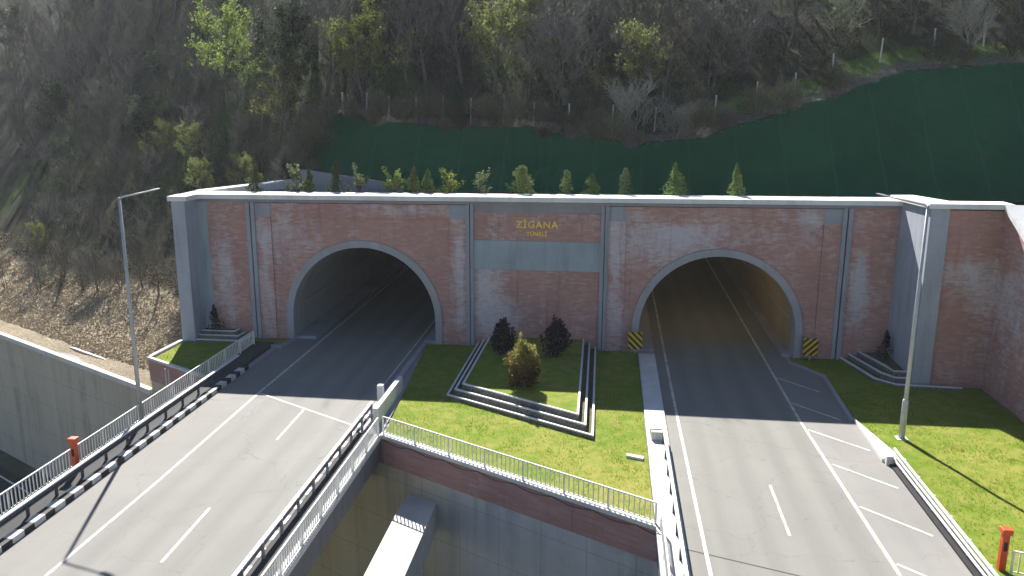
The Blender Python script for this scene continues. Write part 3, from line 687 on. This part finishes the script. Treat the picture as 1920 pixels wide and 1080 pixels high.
MIDST = simple('dull_grey_steel', (.24, .245, .255), .6, .4, .2, 2, .2)
DARKST = simple('shade_dark_steel', (.07, .072, .085), .6, .4, .2, 2, .1)  # dark tone carries the shade on the guardrail beam faces
g = guardrail('steel guardrail with painted shade and sunlit top line beside the left kerb', -20.28, -100, -7.8, 1, 1, .2, DARKST)
sunlit_edge(g, -.03, .17, 0, 92.2, .80, .86, MT['kerb_white'])
g = guardrail('steel guardrail along the inner edge of the left bridge', -8.42, -100, -15.2, -1, 1, .1, MIDST)
sunlit_edge(g, -.15, .03, 0, 84.8, .80, .85, MT['kerb_white'])
g = guardrail('steel guardrail on the pale ledge left of the right road', 8.62, -100, -17.4, 1, 1, .1, DARKST)
sunlit_edge(g, -.06, .1, 0, 82.6, .80, .85, MT['kerb_white'])
g = guardrail('three rail steel barrier along the lawn right of the road', 20.62, -90, -18.3, -1, 3, 0, MT['kerb_white'])
MB().box(-.35, .3, 0, 71.7, -.02, .1).build('base_strip', MT['dark_paint'], g)
# terminal of the ledge barrier
t = thing('barrier_terminal', 'small white concrete barrier end with dark slot beside the right road', 'barrier end', (8.3, -16.4, .2))
MB().box(-.32, .32, -.9, -.55, 0, .5).build('block', MT['white_conc'], t, .03); MB().box(-.34, .34, -.5, .25, 0, .05).build('slot', MT['dark_paint'], t)
MB().box(-.34, .34, .3, .48, 0, .22).build('block', MT['white_conc'], t, .02)
tag(MB().prism([(6.55, -19.5), (7.45, -19.85), (7.5, -19.5), (6.6, -19.2)], .02, .22).build('concrete_slab', MT['white_conc'], None, .02), 'small pale slab lying in the grass by the right road', 'slab')
# parapet end block of left bridge
t = thing('parapet_end', 'white concrete parapet panel where the left bridge meets the lawn', 'parapet')
MB().prism([(-7.95, -16.9), (-7.65, -16.9), (-7.75, -10.6), (-8.05, -10.6)], .0, [1.15, 1.15, 1.0, 1.0]).build('panel', MT['kerb_white'], t, .02)
MB().box(-8.55, -8.2, -13.9, -13.5, 0, 1.45).build('post', MT['kerb_white'], t, .02)

def railing(label, a, b, h=1.08, z0=.27, gap=.24, post=2.4):
    a = Vector((*a, 0)); b = Vector((*b, 0)); L = (b - a).length; ang = math.atan2(b.y - a.y, b.x - a.x)
    r = thing('railing', label, 'railing', (a.x, a.y, z0), ang); w = MT['white_paint']
    MB().box(0, L, -.035, .035, h - .06, h).build('top_rail', w, r); MB().box(0, L, -.02, .02, .1, .15).build('bottom_rail', w, r)
    n = max(1, round(L / post)); s = L / n; pm = bmsh = None
    for i in range(n + 1):
        if pm is None: p = MB().box(-.04, .04, -.04, .04, -.1, h - .061).build('post', w, r); pm = p.data
        else: p = bpy.data.objects.new('post', pm); COL.objects.link(p); p.parent = r
        p.location = (i * s, 0, 0)
        if i < n:
            if bmsh is None:
                m = MB(); k = max(2, round(s / gap))
                for j in range(1, k): m.box(j * s / k - .024, j * s / k + .024, -.02, .02, .151, h - .061)
                q = m.build('bar_infill', w, r); bmsh = q.data
            else: q = bpy.data.objects.new('bar_infill', bmsh); COL.objects.link(q); q.parent = r
            q.location = (i * s, 0, 0)
    return r
railing('long white bar railing along the left edge of the left bridge', (-21.35, -78), (-21.35, -2.6))
railing('white bar railing along the inner edge of the left bridge', (-7.15, -78), (-7.15, W(-7.15) - .5))
railing('white bar railing on the brick wall edge of the middle lawn', (-7.0, W(-7.0) + .05), (7.75, W(7.75) + .05), 1.05, .19, .26)
railing('white bar railing at the lower right corner behind the orange post', (21.75, -28.9), (33, -32.5), 1.05, .1)
railing('white bar railing along the right bridge beside the brick wall', (7.95, -78), (7.95, W(7.95) - .4), 1.0, .2)
# the loose cable hanging along the lawn wall coping
m = MB(); pts = []
for i in range(61):
    x = -7 + 14.9 * i / 60; k = (i % 8) / 8; pts.append((x, W(x) - .27, -.02 - .16 * math.sin(math.pi * k)))
m.tube(pts, [.018] * 61, 5)
tag(m.build('cable', MT['dark_paint']), 'thin dark cable slung along the coping of the lawn wall', 'cable')

def orange(label, loc):
    t = thing('orange_pillar', label, 'pillar', loc)
    MB().box(-.13, .13, -.13, .13, 0, 1.62).build('shaft', MT['orange'], t, .02)
    MB().prism([(-.2, -.2), (.2, -.2), (.2, .2), (-.2, .2)], 1.62, 1.86).build('cap', MT['orange'], t, .03)
    MB().box(-.07, .07, -.138, -.132, .9, 1.3).build('panel', MT['dark_paint'], t)
orange('orange pillar standing in the left bridge railing', (-21.0, -25.0, .2)); orange('orange pillar at the lower right corner of the lawn', (21.5, -28.6, .1))

# hazard boards
def board(label, loc, sgn):
    t = thing('hazard_sign', label, 'sign', loc)
    c = .09; w, h = .52, .66
    poly = [(-w + c, -h), (w - c, -h), (w, -h + c), (w, h - c), (w - c, h), (-w + c, h), (-w, h - c), (-w, -h + c)]
    m = MB(); n = 8; m.add([(x, -.02, z) for x, z in poly] + [(x, .02, z) for x, z in poly], [tuple(range(n)), tuple(range(2 * n - 1, n - 1, -1))] + [(i, n + i, n + (i + 1) % n, (i + 1) % n) for i in range(n)])
    p = m.build('board', hazard_mat(sgn), t); p.location = (0, 0, 1.15)
    MB().box(-.04, .04, .022, .1, -.2, 1.5).build('post', MT['steel'], t)
board('yellow and black striped board left of the right arch', (7.5, -.9, 0), 1); board('yellow and black striped board right of the right arch', (20.1, -.9, 0), -1)

# street lamps
def lamp(label, loc, h, arm, base=0):
    t = thing('street_lamp', label, 'street lamp', loc)
    MB().tube([(0, 0, 0), (0, 0, h)], [.13, .075], 10).build('pole', MT['steel'], t, smooth=True)
    if base: MB().tube([(0, 0, 0), (0, 0, base), (0, 0, base + .1)], [.17, .165, .12], 10).build('sleeve', MT['steel'], t, smooth=True)
    MB().box(-.3, .3, -.3, .3, -.05, .08).build('base_plate', MT['white_conc'], t)
    d = Vector(arm); e = Vector((0, 0, h - .05)) + d
    MB().tube([(0, 0, h - .1), (d.x * .12, d.y * .12, h + .03), tuple(e)], [.06, .05, .04], 8).build('arm', MT['steel'], t, smooth=True)
    u = d.normalized(); hd = MB(); p = e
    for k, (s, r) in enumerate(((-.05, .05), (.1, .12), (.4, .15), (.65, .11), (.78, .03))):
        q = p + u * s; w = Vector((-u.y, u.x, 0)).normalized()
        hd.v += [tuple(q + w * r), tuple(q + Vector((0, 0, r * .45))), tuple(q - w * r), tuple(q - Vector((0, 0, r * .35)))]
        if k:
            o = 4 * k
            for i in range(4): hd.f.append((o - 4 + i, o - 4 + (i + 1) % 4, o + (i + 1) % 4, o + i)); hd.mi.append(0)
    hd.f += [(3, 2, 1, 0), (16, 17, 18, 19)]; hd.mi += [0, 0]
    hd.build('lamp_head', MT['steel'], t)
    w = Vector((-u.y, u.x, 0)).normalized() * .1; a = e + u * .12 - Vector((0, 0, .07)); b = e + u * .55 - Vector((0, 0, .07))
    MB().add([a - w, b - w, b + w, a + w], [(0, 1, 2, 3)]).build('lens', MT['lens'], t)
lamp('tall street lamp in the railing of the left bridge', (-21.35, -18.4, .2), 13.1, (1.75, -.1, .42))
lamp('tall street lamp with thick base on the right lawn', (22.0, -15.0, .05), 13.2, (-1.9, .1, .45), 2.3)
# pair of thin posts below the left railing
for i, (x, lab) in enumerate(((-25.6, 'left one of two thin white posts by the left brick wall'), (-25.25, 'right one of two thin white posts by the left brick wall'))):
    t = tag(MB().tube([(0, 0, -2), (0, 0, 1.3)], [.045, .04], 7).build('thin_post', MT['white_paint']), lab, 'post', 'pair of thin posts'); t.location = (x, W(x) - .5, -1.4)

# wire fence along the top of the green slope
fp = [(-19.4, 15.4), (-17.2, 15.3), (-15, 15.1), (-12.4, 14.9), (-9.9, 14.9), (-7.4, 14.8), (-4.4, 14.6), (-1.7, 14.4), (1.5, 14.4), (5.3, 14.4), (9, 14.6), (14.2, 15.4), (18, 17), (21.5, 18.4), (25.1, 20), (29.5, 21.4), (34.5, 22.6), (39, 23.2), (44, 24)]
wf = thing('wire_fence', 'wire fence on pale concrete posts above the green slope', 'fence')
POSTM = simple('pale_post_concrete', (.55, .54, .5), .85, .2)
wm = MB()
for i, (x, y) in enumerate(fp):
    z = H(x, y); rr = rnd.uniform(-.15, .15); ph = rnd.uniform(1.8, 2.4)
    MB().bar((x, y, z - .3), (x + rr, y, z + ph), .12, .12).build('post', POSTM, wf)
    if i:
        x0, y0 = fp[i - 1]
        for hz in (.5, 1.1, 1.7): wm.bar((x0, y0, H(x0, y0) + hz), (x, y, z + hz), .006, .006)
wm.build('wire', DARKST, wf)
ld = thing('wooden_ladder', 'small pale ladder frame lying on the bank among bare twigs', 'ladder', (10.3, 13.6, H(10.3, 13.6) + 1.3), .3)
m = MB()
for s in (0, .55): m.bar((s, 0, 1.0), (1.7 + s * .6, .6, -1.0 + s * .3), .07, .07)
m.build('side_rail', POSTM, ld); m = MB()
for k in (.15, .4, .65, .9): m.bar((1.7 * k, .6 * k, 1 - 2 * k), (.55 + (1.7 + .33 - .55) * k, .6 * k, 1 + (-1.85) * k), .05, .05)
m.build('rung', POSTM, ld)

# ------------------------------------------------------------------ trees and shrubs
def rv(r): return Vector((r.gauss(0, 1), r.gauss(0, 1), r.gauss(0, 1))).normalized()
def grow(r, p, d, L, n, bend, up=0.):
    pts = [Vector(p)]; d = Vector(d).normalized()
    for _ in range(n):
        d = (d + rv(r) * bend + Vector((0, 0, up))).normalized(); pts.append(pts[-1] + d * L / n)
    return pts
def leafq(m, r, p, s, flat=0.):
    a = rv(r); a.z *= 1 - flat; a.normalize(); b = a.orthogonal().normalized() * s * .5; b = Matrix.Rotation(r.uniform(0, 6.28), 3, a) @ b; c = a.cross(b).normalized() * s * .36
    p = Vector(p); m.add([p - b, p - c * .9 + b * .1, p + b, p + c], [(0, 1, 2, 3)])
def tree_mesh(seed, h, spread, leafs=0, lsize=.2, lean=(0, 0), trunks=1, twigk=1.):
    r = random.Random(seed); tr = MB(); cr = MB(); tips = []
    for tt in range(trunks):
        d0 = (lean[0] + r.uniform(-.3, .3) * (trunks > 1), lean[1] + r.uniform(-.3, .3) * (trunks > 1), 1)
        tp = grow(r, (r.uniform(-.3, .3) * (trunks > 1), r.uniform(-.3, .3) * (trunks > 1), -.4), d0, h * .8, 7, .12, .05)
        rad = h * .017 / math.sqrt(trunks)
        tr.tube(tp, [rad * (1.25 - i * .155) for i in range(8)], 6)
        nl = int(11 / (trunks ** .6)) + 1
        for i in range(nl):
            f = .22 + .78 * (i + r.random() * .6) / nl; k = min(6, int(f * 7)); p = tp[k].lerp(tp[min(7, k + 1)], f * 7 - k if k < 7 else 0)
            ang = i * 2.4 + r.uniform(-.5, .5); L = spread * (1.05 - .55 * f) * r.uniform(.75, 1.2)
            lp_ = grow(r, p, (math.cos(ang), math.sin(ang), .45 + .5 * f), L, 5, .16, .1)
            tr.tube(lp_, [rad * .42 * (1 - j * .17) for j in range(6)], 4, False)
            for j in range(7):
                g = .25 + .75 * j / 6; q = lp_[min(4, int(g * 5))].lerp(lp_[min(5, int(g * 5) + 1)], (g * 5) % 1 if g < 1 else 1)
                d = (lp_[-1] - lp_[0]).normalized() + rv(r) * .75 + Vector((0, 0, .25))
                bp = grow(r, q, d, L * .42 * r.uniform(.6, 1.1), 3, .2, .12)
                cr.tube(bp, [.022, .016, .011, .006], 3, False)
                for u in range(max(2, int(6 * twigk))):
                    w = r.uniform(.2, 1); z = bp[min(2, int(w * 3))].lerp(bp[min(3, int(w * 3) + 1)], (w * 3) % 1)
                    tw = grow(r, z, (bp[-1] - bp[0]).normalized() + rv(r) * .8 + Vector((0, 0, .25)), r.uniform(.5, 1.1) * (.5 + .05 * h), 2, .25, .1)
                    cr.tube(tw, [.012, .009, .004], 3, False); tips += [tw[-1], tw[1]]
                    for _ in range(2):
                        t2 = grow(r, tw[1].lerp(tw[2], r.random()), (tw[2] - tw[0]).normalized() + rv(r) * .9, r.uniform(.25, .55), 1, .2)
                        cr.tube(t2, [.008, .003], 3, False); tips.append(t2[1])
    cr.cur = 1
    for _ in range(leafs):
        p = tips[r.randrange(len(tips))]; leafq(cr, r, p + rv(r) * r.uniform(0, .3), lsize * r.uniform(.6, 1.3))
    return tr, cr
def tree(name, label, cat, loc, seed, h, spread, bark, twig, leaf=None, leafs=0, lsize=.2, lean=(0, 0), trunks=1, rz=0., group=None, twigk=1.):
    t = thing(name, label, cat, loc, rz, group); a, b = tree_mesh(seed, h, spread, leafs, lsize, lean, trunks, twigk)
    a.build('trunk', bark, t); b.build('crown', [twig] + ([leaf] if leaf else []), t); return t
def at(x, y, dz=-.1): return (x, y, H(x, y) + dz)

# singled-out trees of the slope
tree('leafy_tree', 'fresh lime green tree high on the slope left of the middle', 'tree', at(-37.7, 31), 11, 11, 5.4, MT['bark'], MT['twig_brown'], MT['leaf_lime'], 5200, .2)
tree('leafy_tree', 'leaning yellow green tree above the left end of the netting', 'tree', at(-18.2, 18.5), 12, 8.6, 5, MT['bark'], MT['twig_brown'], MT['leaf_lime'], 4200, .19, (-.3, -.2))
tree('leafy_tree', 'olive green tree at the top edge above the portal middle', 'tree', at(-6, 20), 13, 9.2, 4.6, MT['bark'], MT['twig_brown'], MT['leaf_olive'], 5200, .2)
tree('bare_tree', 'large round leafless grey tree above the right arch', 'tree', at(14, 20), 14, 8.2, 5.6, MT['bark'], MT['twig'], None, 0, .2, (0, 0), 3, 0, None, 1.6)
tree('bare_shrub', 'spreading pale leafless shrub hanging over the dip in the netting', 'shrub', at(7.2, 14.3), 15, 4.2, 3.6, MT['bark_pale'], MT['twig_pale'], None, 0, .2, (-.2, -.3), 3)
tree('bare_shrub', 'pale twiggy shrub at the lower edge of the dip in the netting', 'shrub', at(10.5, 12.3), 16, 2.4, 2.4, MT['bark_pale'], MT['twig_pale'], MT['shrub_pale'], 500, .12, (.2, -.2), 3)
tree('leafy_tree', 'small yellowish tree on the grassy bank at upper right', 'tree', at(26.6, 24.5), 17, 5.5, 3, MT['bark'], MT['twig_pale'], MT['leaf_olive'], 1500, .16)
tree('bare_shrub', 'pale twiggy shrub on the bank near the right edge', 'shrub', at(37.8, 22.5), 18, 4.5, 3, MT['bark_pale'], MT['twig_pale'], MT['leaf_olive'], 300, .14, (0, 0), 3)
tree('slim_tree', 'slim pale stemmed sapling left of the portal coping', 'tree', at(-24.8, 11.5), 19, 8.0, 1.1, MT['bark_pale'], MT['twig_pale'], MT['shrub_pale'], 400, .16, (.25, .1))
tree('bare_shrub', 'pale leafless shrub at the foot of the left forest', 'shrub', at(-44, 12.5), 20, 3.6, 2.2, MT['bark_pale'], MT['twig_pale'], None, 0, .2, (0, 0), 3)
tree('bare_shrub', 'pale leafless shrub beside the left wing of the portal', 'shrub', at(-31.5, 7), 21, 5.6, 2.0, MT['bark_pale'], MT['twig_pale'], None, 0, .2, (0, 0), 2)

# the forest: a few prototypes copied over the slope
protos = []
spec = [('bare_tree', 31, 12, 5.2, MT['bark'], MT['twig'], None, 0, 1), ('bare_tree', 32, 10, 4.6, MT['bark'], MT['twig'], None, 0, 2),
        ('bare_tree', 33, 13, 5.0, MT['bark'], MT['twig_brown'], None, 0, 1), ('bare_tree', 34, 9, 4.8, MT['bark'], MT['twig'], None, 0, 3),
        ('leafy_tree', 35, 10, 4.2, MT['bark'], MT['twig_brown'], MT['leaf_olive'], 3000, 1), ('evergreen_tree', 36, 9, 3.6, MT['bark'], MT['twig_brown'], MT['leaf_dark'], 6500, 1)]
LAB = {'bare_tree': ('leafless grey brown tree in the shaded hillside forest', 'leafless forest trees'), 'leafy_tree': ('olive leafed tree among the leafless forest trees', 'olive forest trees'), 'evergreen_tree': ('dark evergreen tree in the gloom of the hillside forest', 'dark evergreen forest trees')}
spots = []; tries = 0; r = random.Random(99)
while len(spots) < 282 and tries < 20000:
    tries += 1
    y = 16 + 84 * r.random() ** 1.35; x = r.uniform(-1, 1) * (36 + .62 * y) - 5 - y * .12
    left = x < -25 + .05 * y
    if left and y - W(x) < 6.8 + max(0, x + 57) * .235: continue
    if not left and y < lerp_tab(YT, x) + (5.5 if x < 12 else 7.5): continue
    if x > -18 and y > 42 or x > -45 and y > 75: continue
    md = 2.6 + .022 * y
    if any((x - a) ** 2 + (y - b) ** 2 < md * md for a, b in spots): continue
    if any(((x - a) / 3.2) ** 2 + ((y - b - 2.5) / 5.5) ** 2 < 1 for a, b in ((-37.7, 31), (-18.2, 18.5), (-6, 20), (14, 20), (26.6, 24.5))): continue
    spots.append((x, y))
# edge of the left forest: close the front
for i in range(14):
    x = -62 + i * 2.6; y = W(x) + 6.8 + max(0, x + 57) * .235 + r.uniform(-.5, 2.5)
    if all((x - a) ** 2 + (y - b) ** 2 > 4 for a, b in spots): spots.append((x, y))
for i, (x, y) in enumerate(spots):
    k = r.choices(range(6), [4, 4, 3, 3, 2.6 if -42 < x < 8 else .5, 1.4])[0]
    nm, seed, h, spd, bk, tw, lf, nl, nt = spec[k]
    s = min(r.uniform(.75, 1.15), max(.45, ((y + 11.5) * .93 - H(x, y)) / (h * 1.12)) if x > -28 else max(.42, ((y - W(x) - 6.5) * .93 - H(x, y) - 2.6) / (h * 1.05))); rz = r.uniform(0, 6.28); loc = at(x, y, -.2); lab, grp = LAB[nm]
    pr = next((p for kk, p in protos if kk == k), None)
    if pr is None:
        pr = tree(nm, lab, 'tree', loc, seed, h, spd, bk, tw, lf, nl, .22, (0, 0), nt, rz, grp); pr.scale = (s, s, s); protos.append((k, pr))
    else: dup(pr, loc, rz, (s, s, s * r.uniform(.9, 1.1)))

# leafless shrubs growing over the top edge of the netting
pr = None
for i, (x, dy) in enumerate([(-21.6 + .4 * math.sin(k * 5.), -6.2 + k * .85) for k in range(7)] + [(k * 2.1 - 20.3 + .7 * math.sin(k * 3.), -.5) for k in range(14)] + [(q, 0) for q in (-20.6, -18.3, -15.9, -13.2, -10.8, -8.6, -6.1, -3.3, -1.2, 1.4, 3.9, 5.6, 12.6, 14.9, 17.6, 20.3, 24, 33.5, 36, 40, 43)]):
    loc = at(x, lerp_tab(YT, x) + dy + r.uniform(-.3, .9)); s = r.uniform(.6, 1.1) * (.62 if dy == -.5 else 1)
    if pr is None: pr = tree('bare_shrub', 'leafless brown shrub growing over the top edge of the netting', 'shrub', loc, 71, 2.6, 2.0, MT['bark'], MT['twig_brown'], MT['leaf_dark'], 350, .12, (0, -.2), 3, 0, 'leafless shrubs along the top edge of the netting')
    else: dup(pr, loc, r.uniform(-1, 1), (s, s, s))
# low undergrowth on the forest floor: a mass nobody could count
def undergrowth():
    m = MB(); r = random.Random(5)
    for _ in range(5200):
        y = 15 + 50 * r.random() ** 1.3; x = r.uniform(-1, 1) * (36 + .6 * y) - 6 - y * .1
        left = x < -25
        if left and y - W(x) < 6.8 + max(0, x + 57) * .235: continue
        if not left and y < lerp_tab(YT, x) + (2.5 if x < 10 else 6.5): continue
        p = Vector(at(x, y)); hh = r.uniform(.4, 1.6)
        for _ in range(7):
            q = grow(r, p + Vector((r.uniform(-.6, .6), r.uniform(-.6, .6), 0)), rv(r) * .7 + Vector((0, 0, 1)), hh, 2, .3)
            m.cur = 0; m.tube(q, [.012, .009, .003], 3, False)
            m.cur = 1
            for _ in range(3): leafq(m, r, q[1].lerp(q[2], r.random()) + rv(r) * .15, r.uniform(.08, .2))
    o = m.build('undergrowth', [MT['twig_brown'], MT['leaf_dark']]); o['kind'] = 'stuff'; o['label'] = 'dark tangled undergrowth covering the forest floor'; o['category'] = 'undergrowth'
undergrowth()

def litter():
    m = MB(); r = random.Random(21)
    for _ in range(54000):
        x = r.uniform(-78, -27.6); d = 1.9 + 13 * r.random() ** 1.2; y = W(x) + d
        p = Vector((x, y, H(x, y) + .03)); leafq(m, r, p, r.uniform(.08, .24), .3)
    o = m.build('leaf_litter', MT['litter']); o['kind'] = 'stuff'; o['label'] = 'tan fallen leaves covering the slope above the left wall'; o['category'] = 'leaf litter'
MT['litter'] = foliage('fallen_leaves', (.20, .15, .085), (.66, .56, .40), .15, .6)
litter()
def debris():
    m = MB(); r = random.Random(8)
    for _ in range(2600):
        x = r.uniform(2, 46); e = r.uniform(-.2, 3.2); y = lerp_tab(YT, x) + e
        p = Vector(at(x, y, .05)); d = rv(r); d.z = abs(d.z) * .5
        m.tube(grow(r, p, d, r.uniform(.3, 1.2), 2, .3), [.02, .014, .005], 3, False)
    o = m.build('brushwood', MT['twig_pale']); o['kind'] = 'stuff'; o['label'] = 'pale cut brushwood littering the bank above the netting'; o['category'] = 'brushwood'
debris()

def cone_plant(name, label, cat, loc, seed, h, w, mat, n=1900, ls=.11, shape=.8, trunk=MT['bark'], group=None, base=.06):
    w *= 1.22; n = int(n * 1.3); r = random.Random(seed); t = thing(name, label, cat, loc, r.uniform(0, 6), group); m = MB()
    for _ in range(n):
        z = base * h + (1 - base) * h * r.random() ** .85; f = (z / h - base) / (1 - base); a = r.uniform(0, 6.28)
        rad = w * .5 * ((1 - f) ** shape) * (.25 + .75 * math.sqrt(r.random())) * (1 + 1.5 * mnoise.noise(Vector((math.cos(a) * 1.1 + seed, math.sin(a) * 1.1, f * 4.5)))) + .02
        leafq(m, r, (math.cos(a) * rad, math.sin(a) * rad + .12 * h * f * math.sin(seed * 2.1), z + r.uniform(-.05, .05)), ls * r.uniform(.6, 1.4))
    m.build('foliage', mat, t); MB().tube([(0, 0, -.1), (0, 0, h * .9)], [.05, .012], 6).build('trunk', trunk, t); return t
def loose_plant(name, label, cat, loc, seed, h, w, mat, n=420, ls=.16, trunk=MT['bark'], group=None):
    n = int(n * 1.5); r = random.Random(seed); t = thing(name, label, cat, loc, 0, group); m = MB(); s = MB()
    for b in range(13):
        a = r.uniform(0, 6.28); f = r.uniform(.1, 1); q = grow(r, (0, 0, h * f * .45), (math.cos(a) * w * .5, math.sin(a) * w * .5, h * .45 * (.4 + f)), h * .55 * r.uniform(.6, 1), 3, .15, .05)
        s.tube(q, [.016, .013, .01, .005], 4, False)
        for _ in range(n // 13): k = r.random(); leafq(m, r, q[1].lerp(q[3], k) + rv(r) * r.uniform(.05, .25), ls * r.uniform(.6, 1.3))
    s.tube([(0, 0, -.1), (0, 0, h * .7)], [.035, .01], 5)
    m.build('foliage', mat, t); s.build('trunk', trunk, t); return t
G_ = 'small ornamental plants along the portal top'
TZ = 10.85
C, L_ = cone_plant, loose_plant
C('conifer', 'stout green conifer, leftmost in the row above the coping', 'small tree', (-22.9, 2.6, TZ), 41, 2.5, 1.35, MT['conifer'], group=G_)
L_('shrub', 'broad grey green shrub behind the second conifer from the left', 'shrub', (-19.7, 3.6, TZ), 42, 2.9, 2.2, MT['shrub_pale'], 620, group=G_)
C('conifer', 'narrow dark conifer in front of the broad grey green shrub', 'small tree', (-18.3, 2.6, TZ), 43, 2.3, .8, MT['conifer'], group=G_)
C('conifer', 'pointed bluish green conifer standing at the left end of the netting', 'small tree', (-16.3, 2.6, TZ), 44, 3.0, 1.05, MT['conifer'], group=G_)
L_('shrub', 'loose pale shrub right of the pointed bluish conifer', 'shrub', (-14.4, 2.9, TZ), 45, 3.0, 1.8, MT['shrub_pale'], group=G_)
L_('shrub', 'rounded bright yellow green shrub above the left arch', 'shrub', (-11.6, 3.2, TZ), 46, 3.1, 1.9, MT['shrub_yellow'], 700, group=G_)
C('conifer', 'slim conifer just right of the yellow green shrub', 'small tree', (-10.1, 2.6, TZ), 47, 2.6, 1.0, MT['conifer'], group=G_)
C('conifer', 'short broad conifer between the slim conifer and a loose shrub', 'small tree', (-8.75, 2.6, TZ), 48, 2.4, 1.15, MT['conifer'], group=G_)
L_('shrub', 'loose bright shrub right of the short broad conifer', 'shrub', (-7.2, 2.9, TZ), 49, 2.9, 1.9, MT['shrub_yellow'], 420, group=G_)
L_('shrub', 'sparse airy shrub standing alone left of the gilt letters', 'shrub', (-4.5, 2.9, TZ), 50, 2.9, 1.8, MT['shrub_pale'], 260, group=G_)
C('conifer', 'wide golden green conifer above the left end of the gilt letters', 'small tree', (-1.3, 2.6, TZ), 51, 2.8, 1.5, MT['conifer_gold'], shape=.45, group=G_)
C('conifer', 'thin green conifer above the right end of the gilt letters', 'small tree', (1.9, 2.6, TZ), 52, 2.5, 1.05, MT['conifer'], 800, shape=.55, group=G_)
C('conifer', 'shortest conifer of the row, bright golden green', 'small tree', (4.05, 2.6, TZ), 53, 2.2, 1.2, MT['conifer_gold'], group=G_)
C('conifer', 'sparse dull conifer right of the shortest golden one', 'small tree', (6.35, 2.6, TZ), 54, 2.7, 1.0, MT['conifer'], 600, shape=.5, group=G_)
C('conifer', 'tall full conifer above the left half of the right arch', 'small tree', (10.25, 2.6, TZ), 55, 3.1, 1.45, MT['conifer_gold'], group=G_)
C('conifer', 'tall narrow conifer, rightmost in the row above the coping', 'small tree', (14.7, 2.6, TZ), 56, 3.2, 1.1, MT['conifer_gold'], group=G_)
# middle planter shrubs and slim cypresses in side planters
def bush(label, loc, seed, h, w, mat, n, ls, trunk=MT['bark'], pw=1.):
    r = random.Random(seed); t = thing('bush', label, 'bush', loc); m = MB()
    for _ in range(n):
        d = rv(r); rad = (.45 + .55 * r.random() ** .5) * (1 + .55 * mnoise.noise(d * 1.9 + Vector((seed * 1.37, 0, 0))) + .3 * mnoise.noise(d * 5 + Vector((0, seed * .71, 0))))
        z = d.z * rad; taper = 1 - .42 * max(0, z) ** pw
        leafq(m, r, (d.x * rad * w * .5 * taper, d.y * rad * w * .5 * taper, h * .5 + z * h * .5), ls * r.uniform(.6, 1.4))
    m.build('foliage', mat, t); MB().tube([(0, 0, -.1), (0, 0, h * .6)], [.09, .03], 6).build('trunk', trunk, t)
bush('copper bush with painted sunlit top in the middle of the stepped planter', (.25, -11.2, .8), 61, 3.2, 2.1, MT['leaf_copper'], 3600, .17)
bush('dark purple shrub against the portal, left behind the copper bush', (-1.95, -4.7, .8), 62, 2.7, 1.75, MT['leaf_purple'], 1900, .19)
bush('dark purple shrub against the portal, right behind the copper bush', (1.85, -4.6, .8), 63, 2.8, 1.8, MT['leaf_purple'], 1900, .19)
C('cypress', 'slim dark cypress in the left stepped planter', 'small tree', (-25.2, -.75, .7), 64, 2.1, .75, MT['leaf_purple'], 700, .12)
C('cypress', 'slim dark cypress in the right stepped planter', 'small tree', (25.0, -1.6, .7), 65, 2.0, .75, MT['leaf_purple'], 700, .12)

# ------------------------------------------------------------------ thin valley haze
hz = bpy.data.materials.new('haze'); hz.use_nodes = True; t = hz.node_tree; t.nodes.remove(t.nodes['Principled BSDF'])
pv = t.nodes.new('ShaderNodeVolumePrincipled'); pv.inputs['Color'].default_value = (.86, .90, .95, 1); pv.inputs['Density'].default_value = .0002; pv.inputs['Anisotropy'].default_value = .25
t.links.new(pv.outputs[0], t.nodes['Material Output'].inputs['Volume'])
o = MB().box(-410, 410, -410, 410, -17, 112).build('haze', hz); o['kind'] = 'stuff'; o['label'] = 'thin pale haze filling the valley'; o['category'] = 'haze'
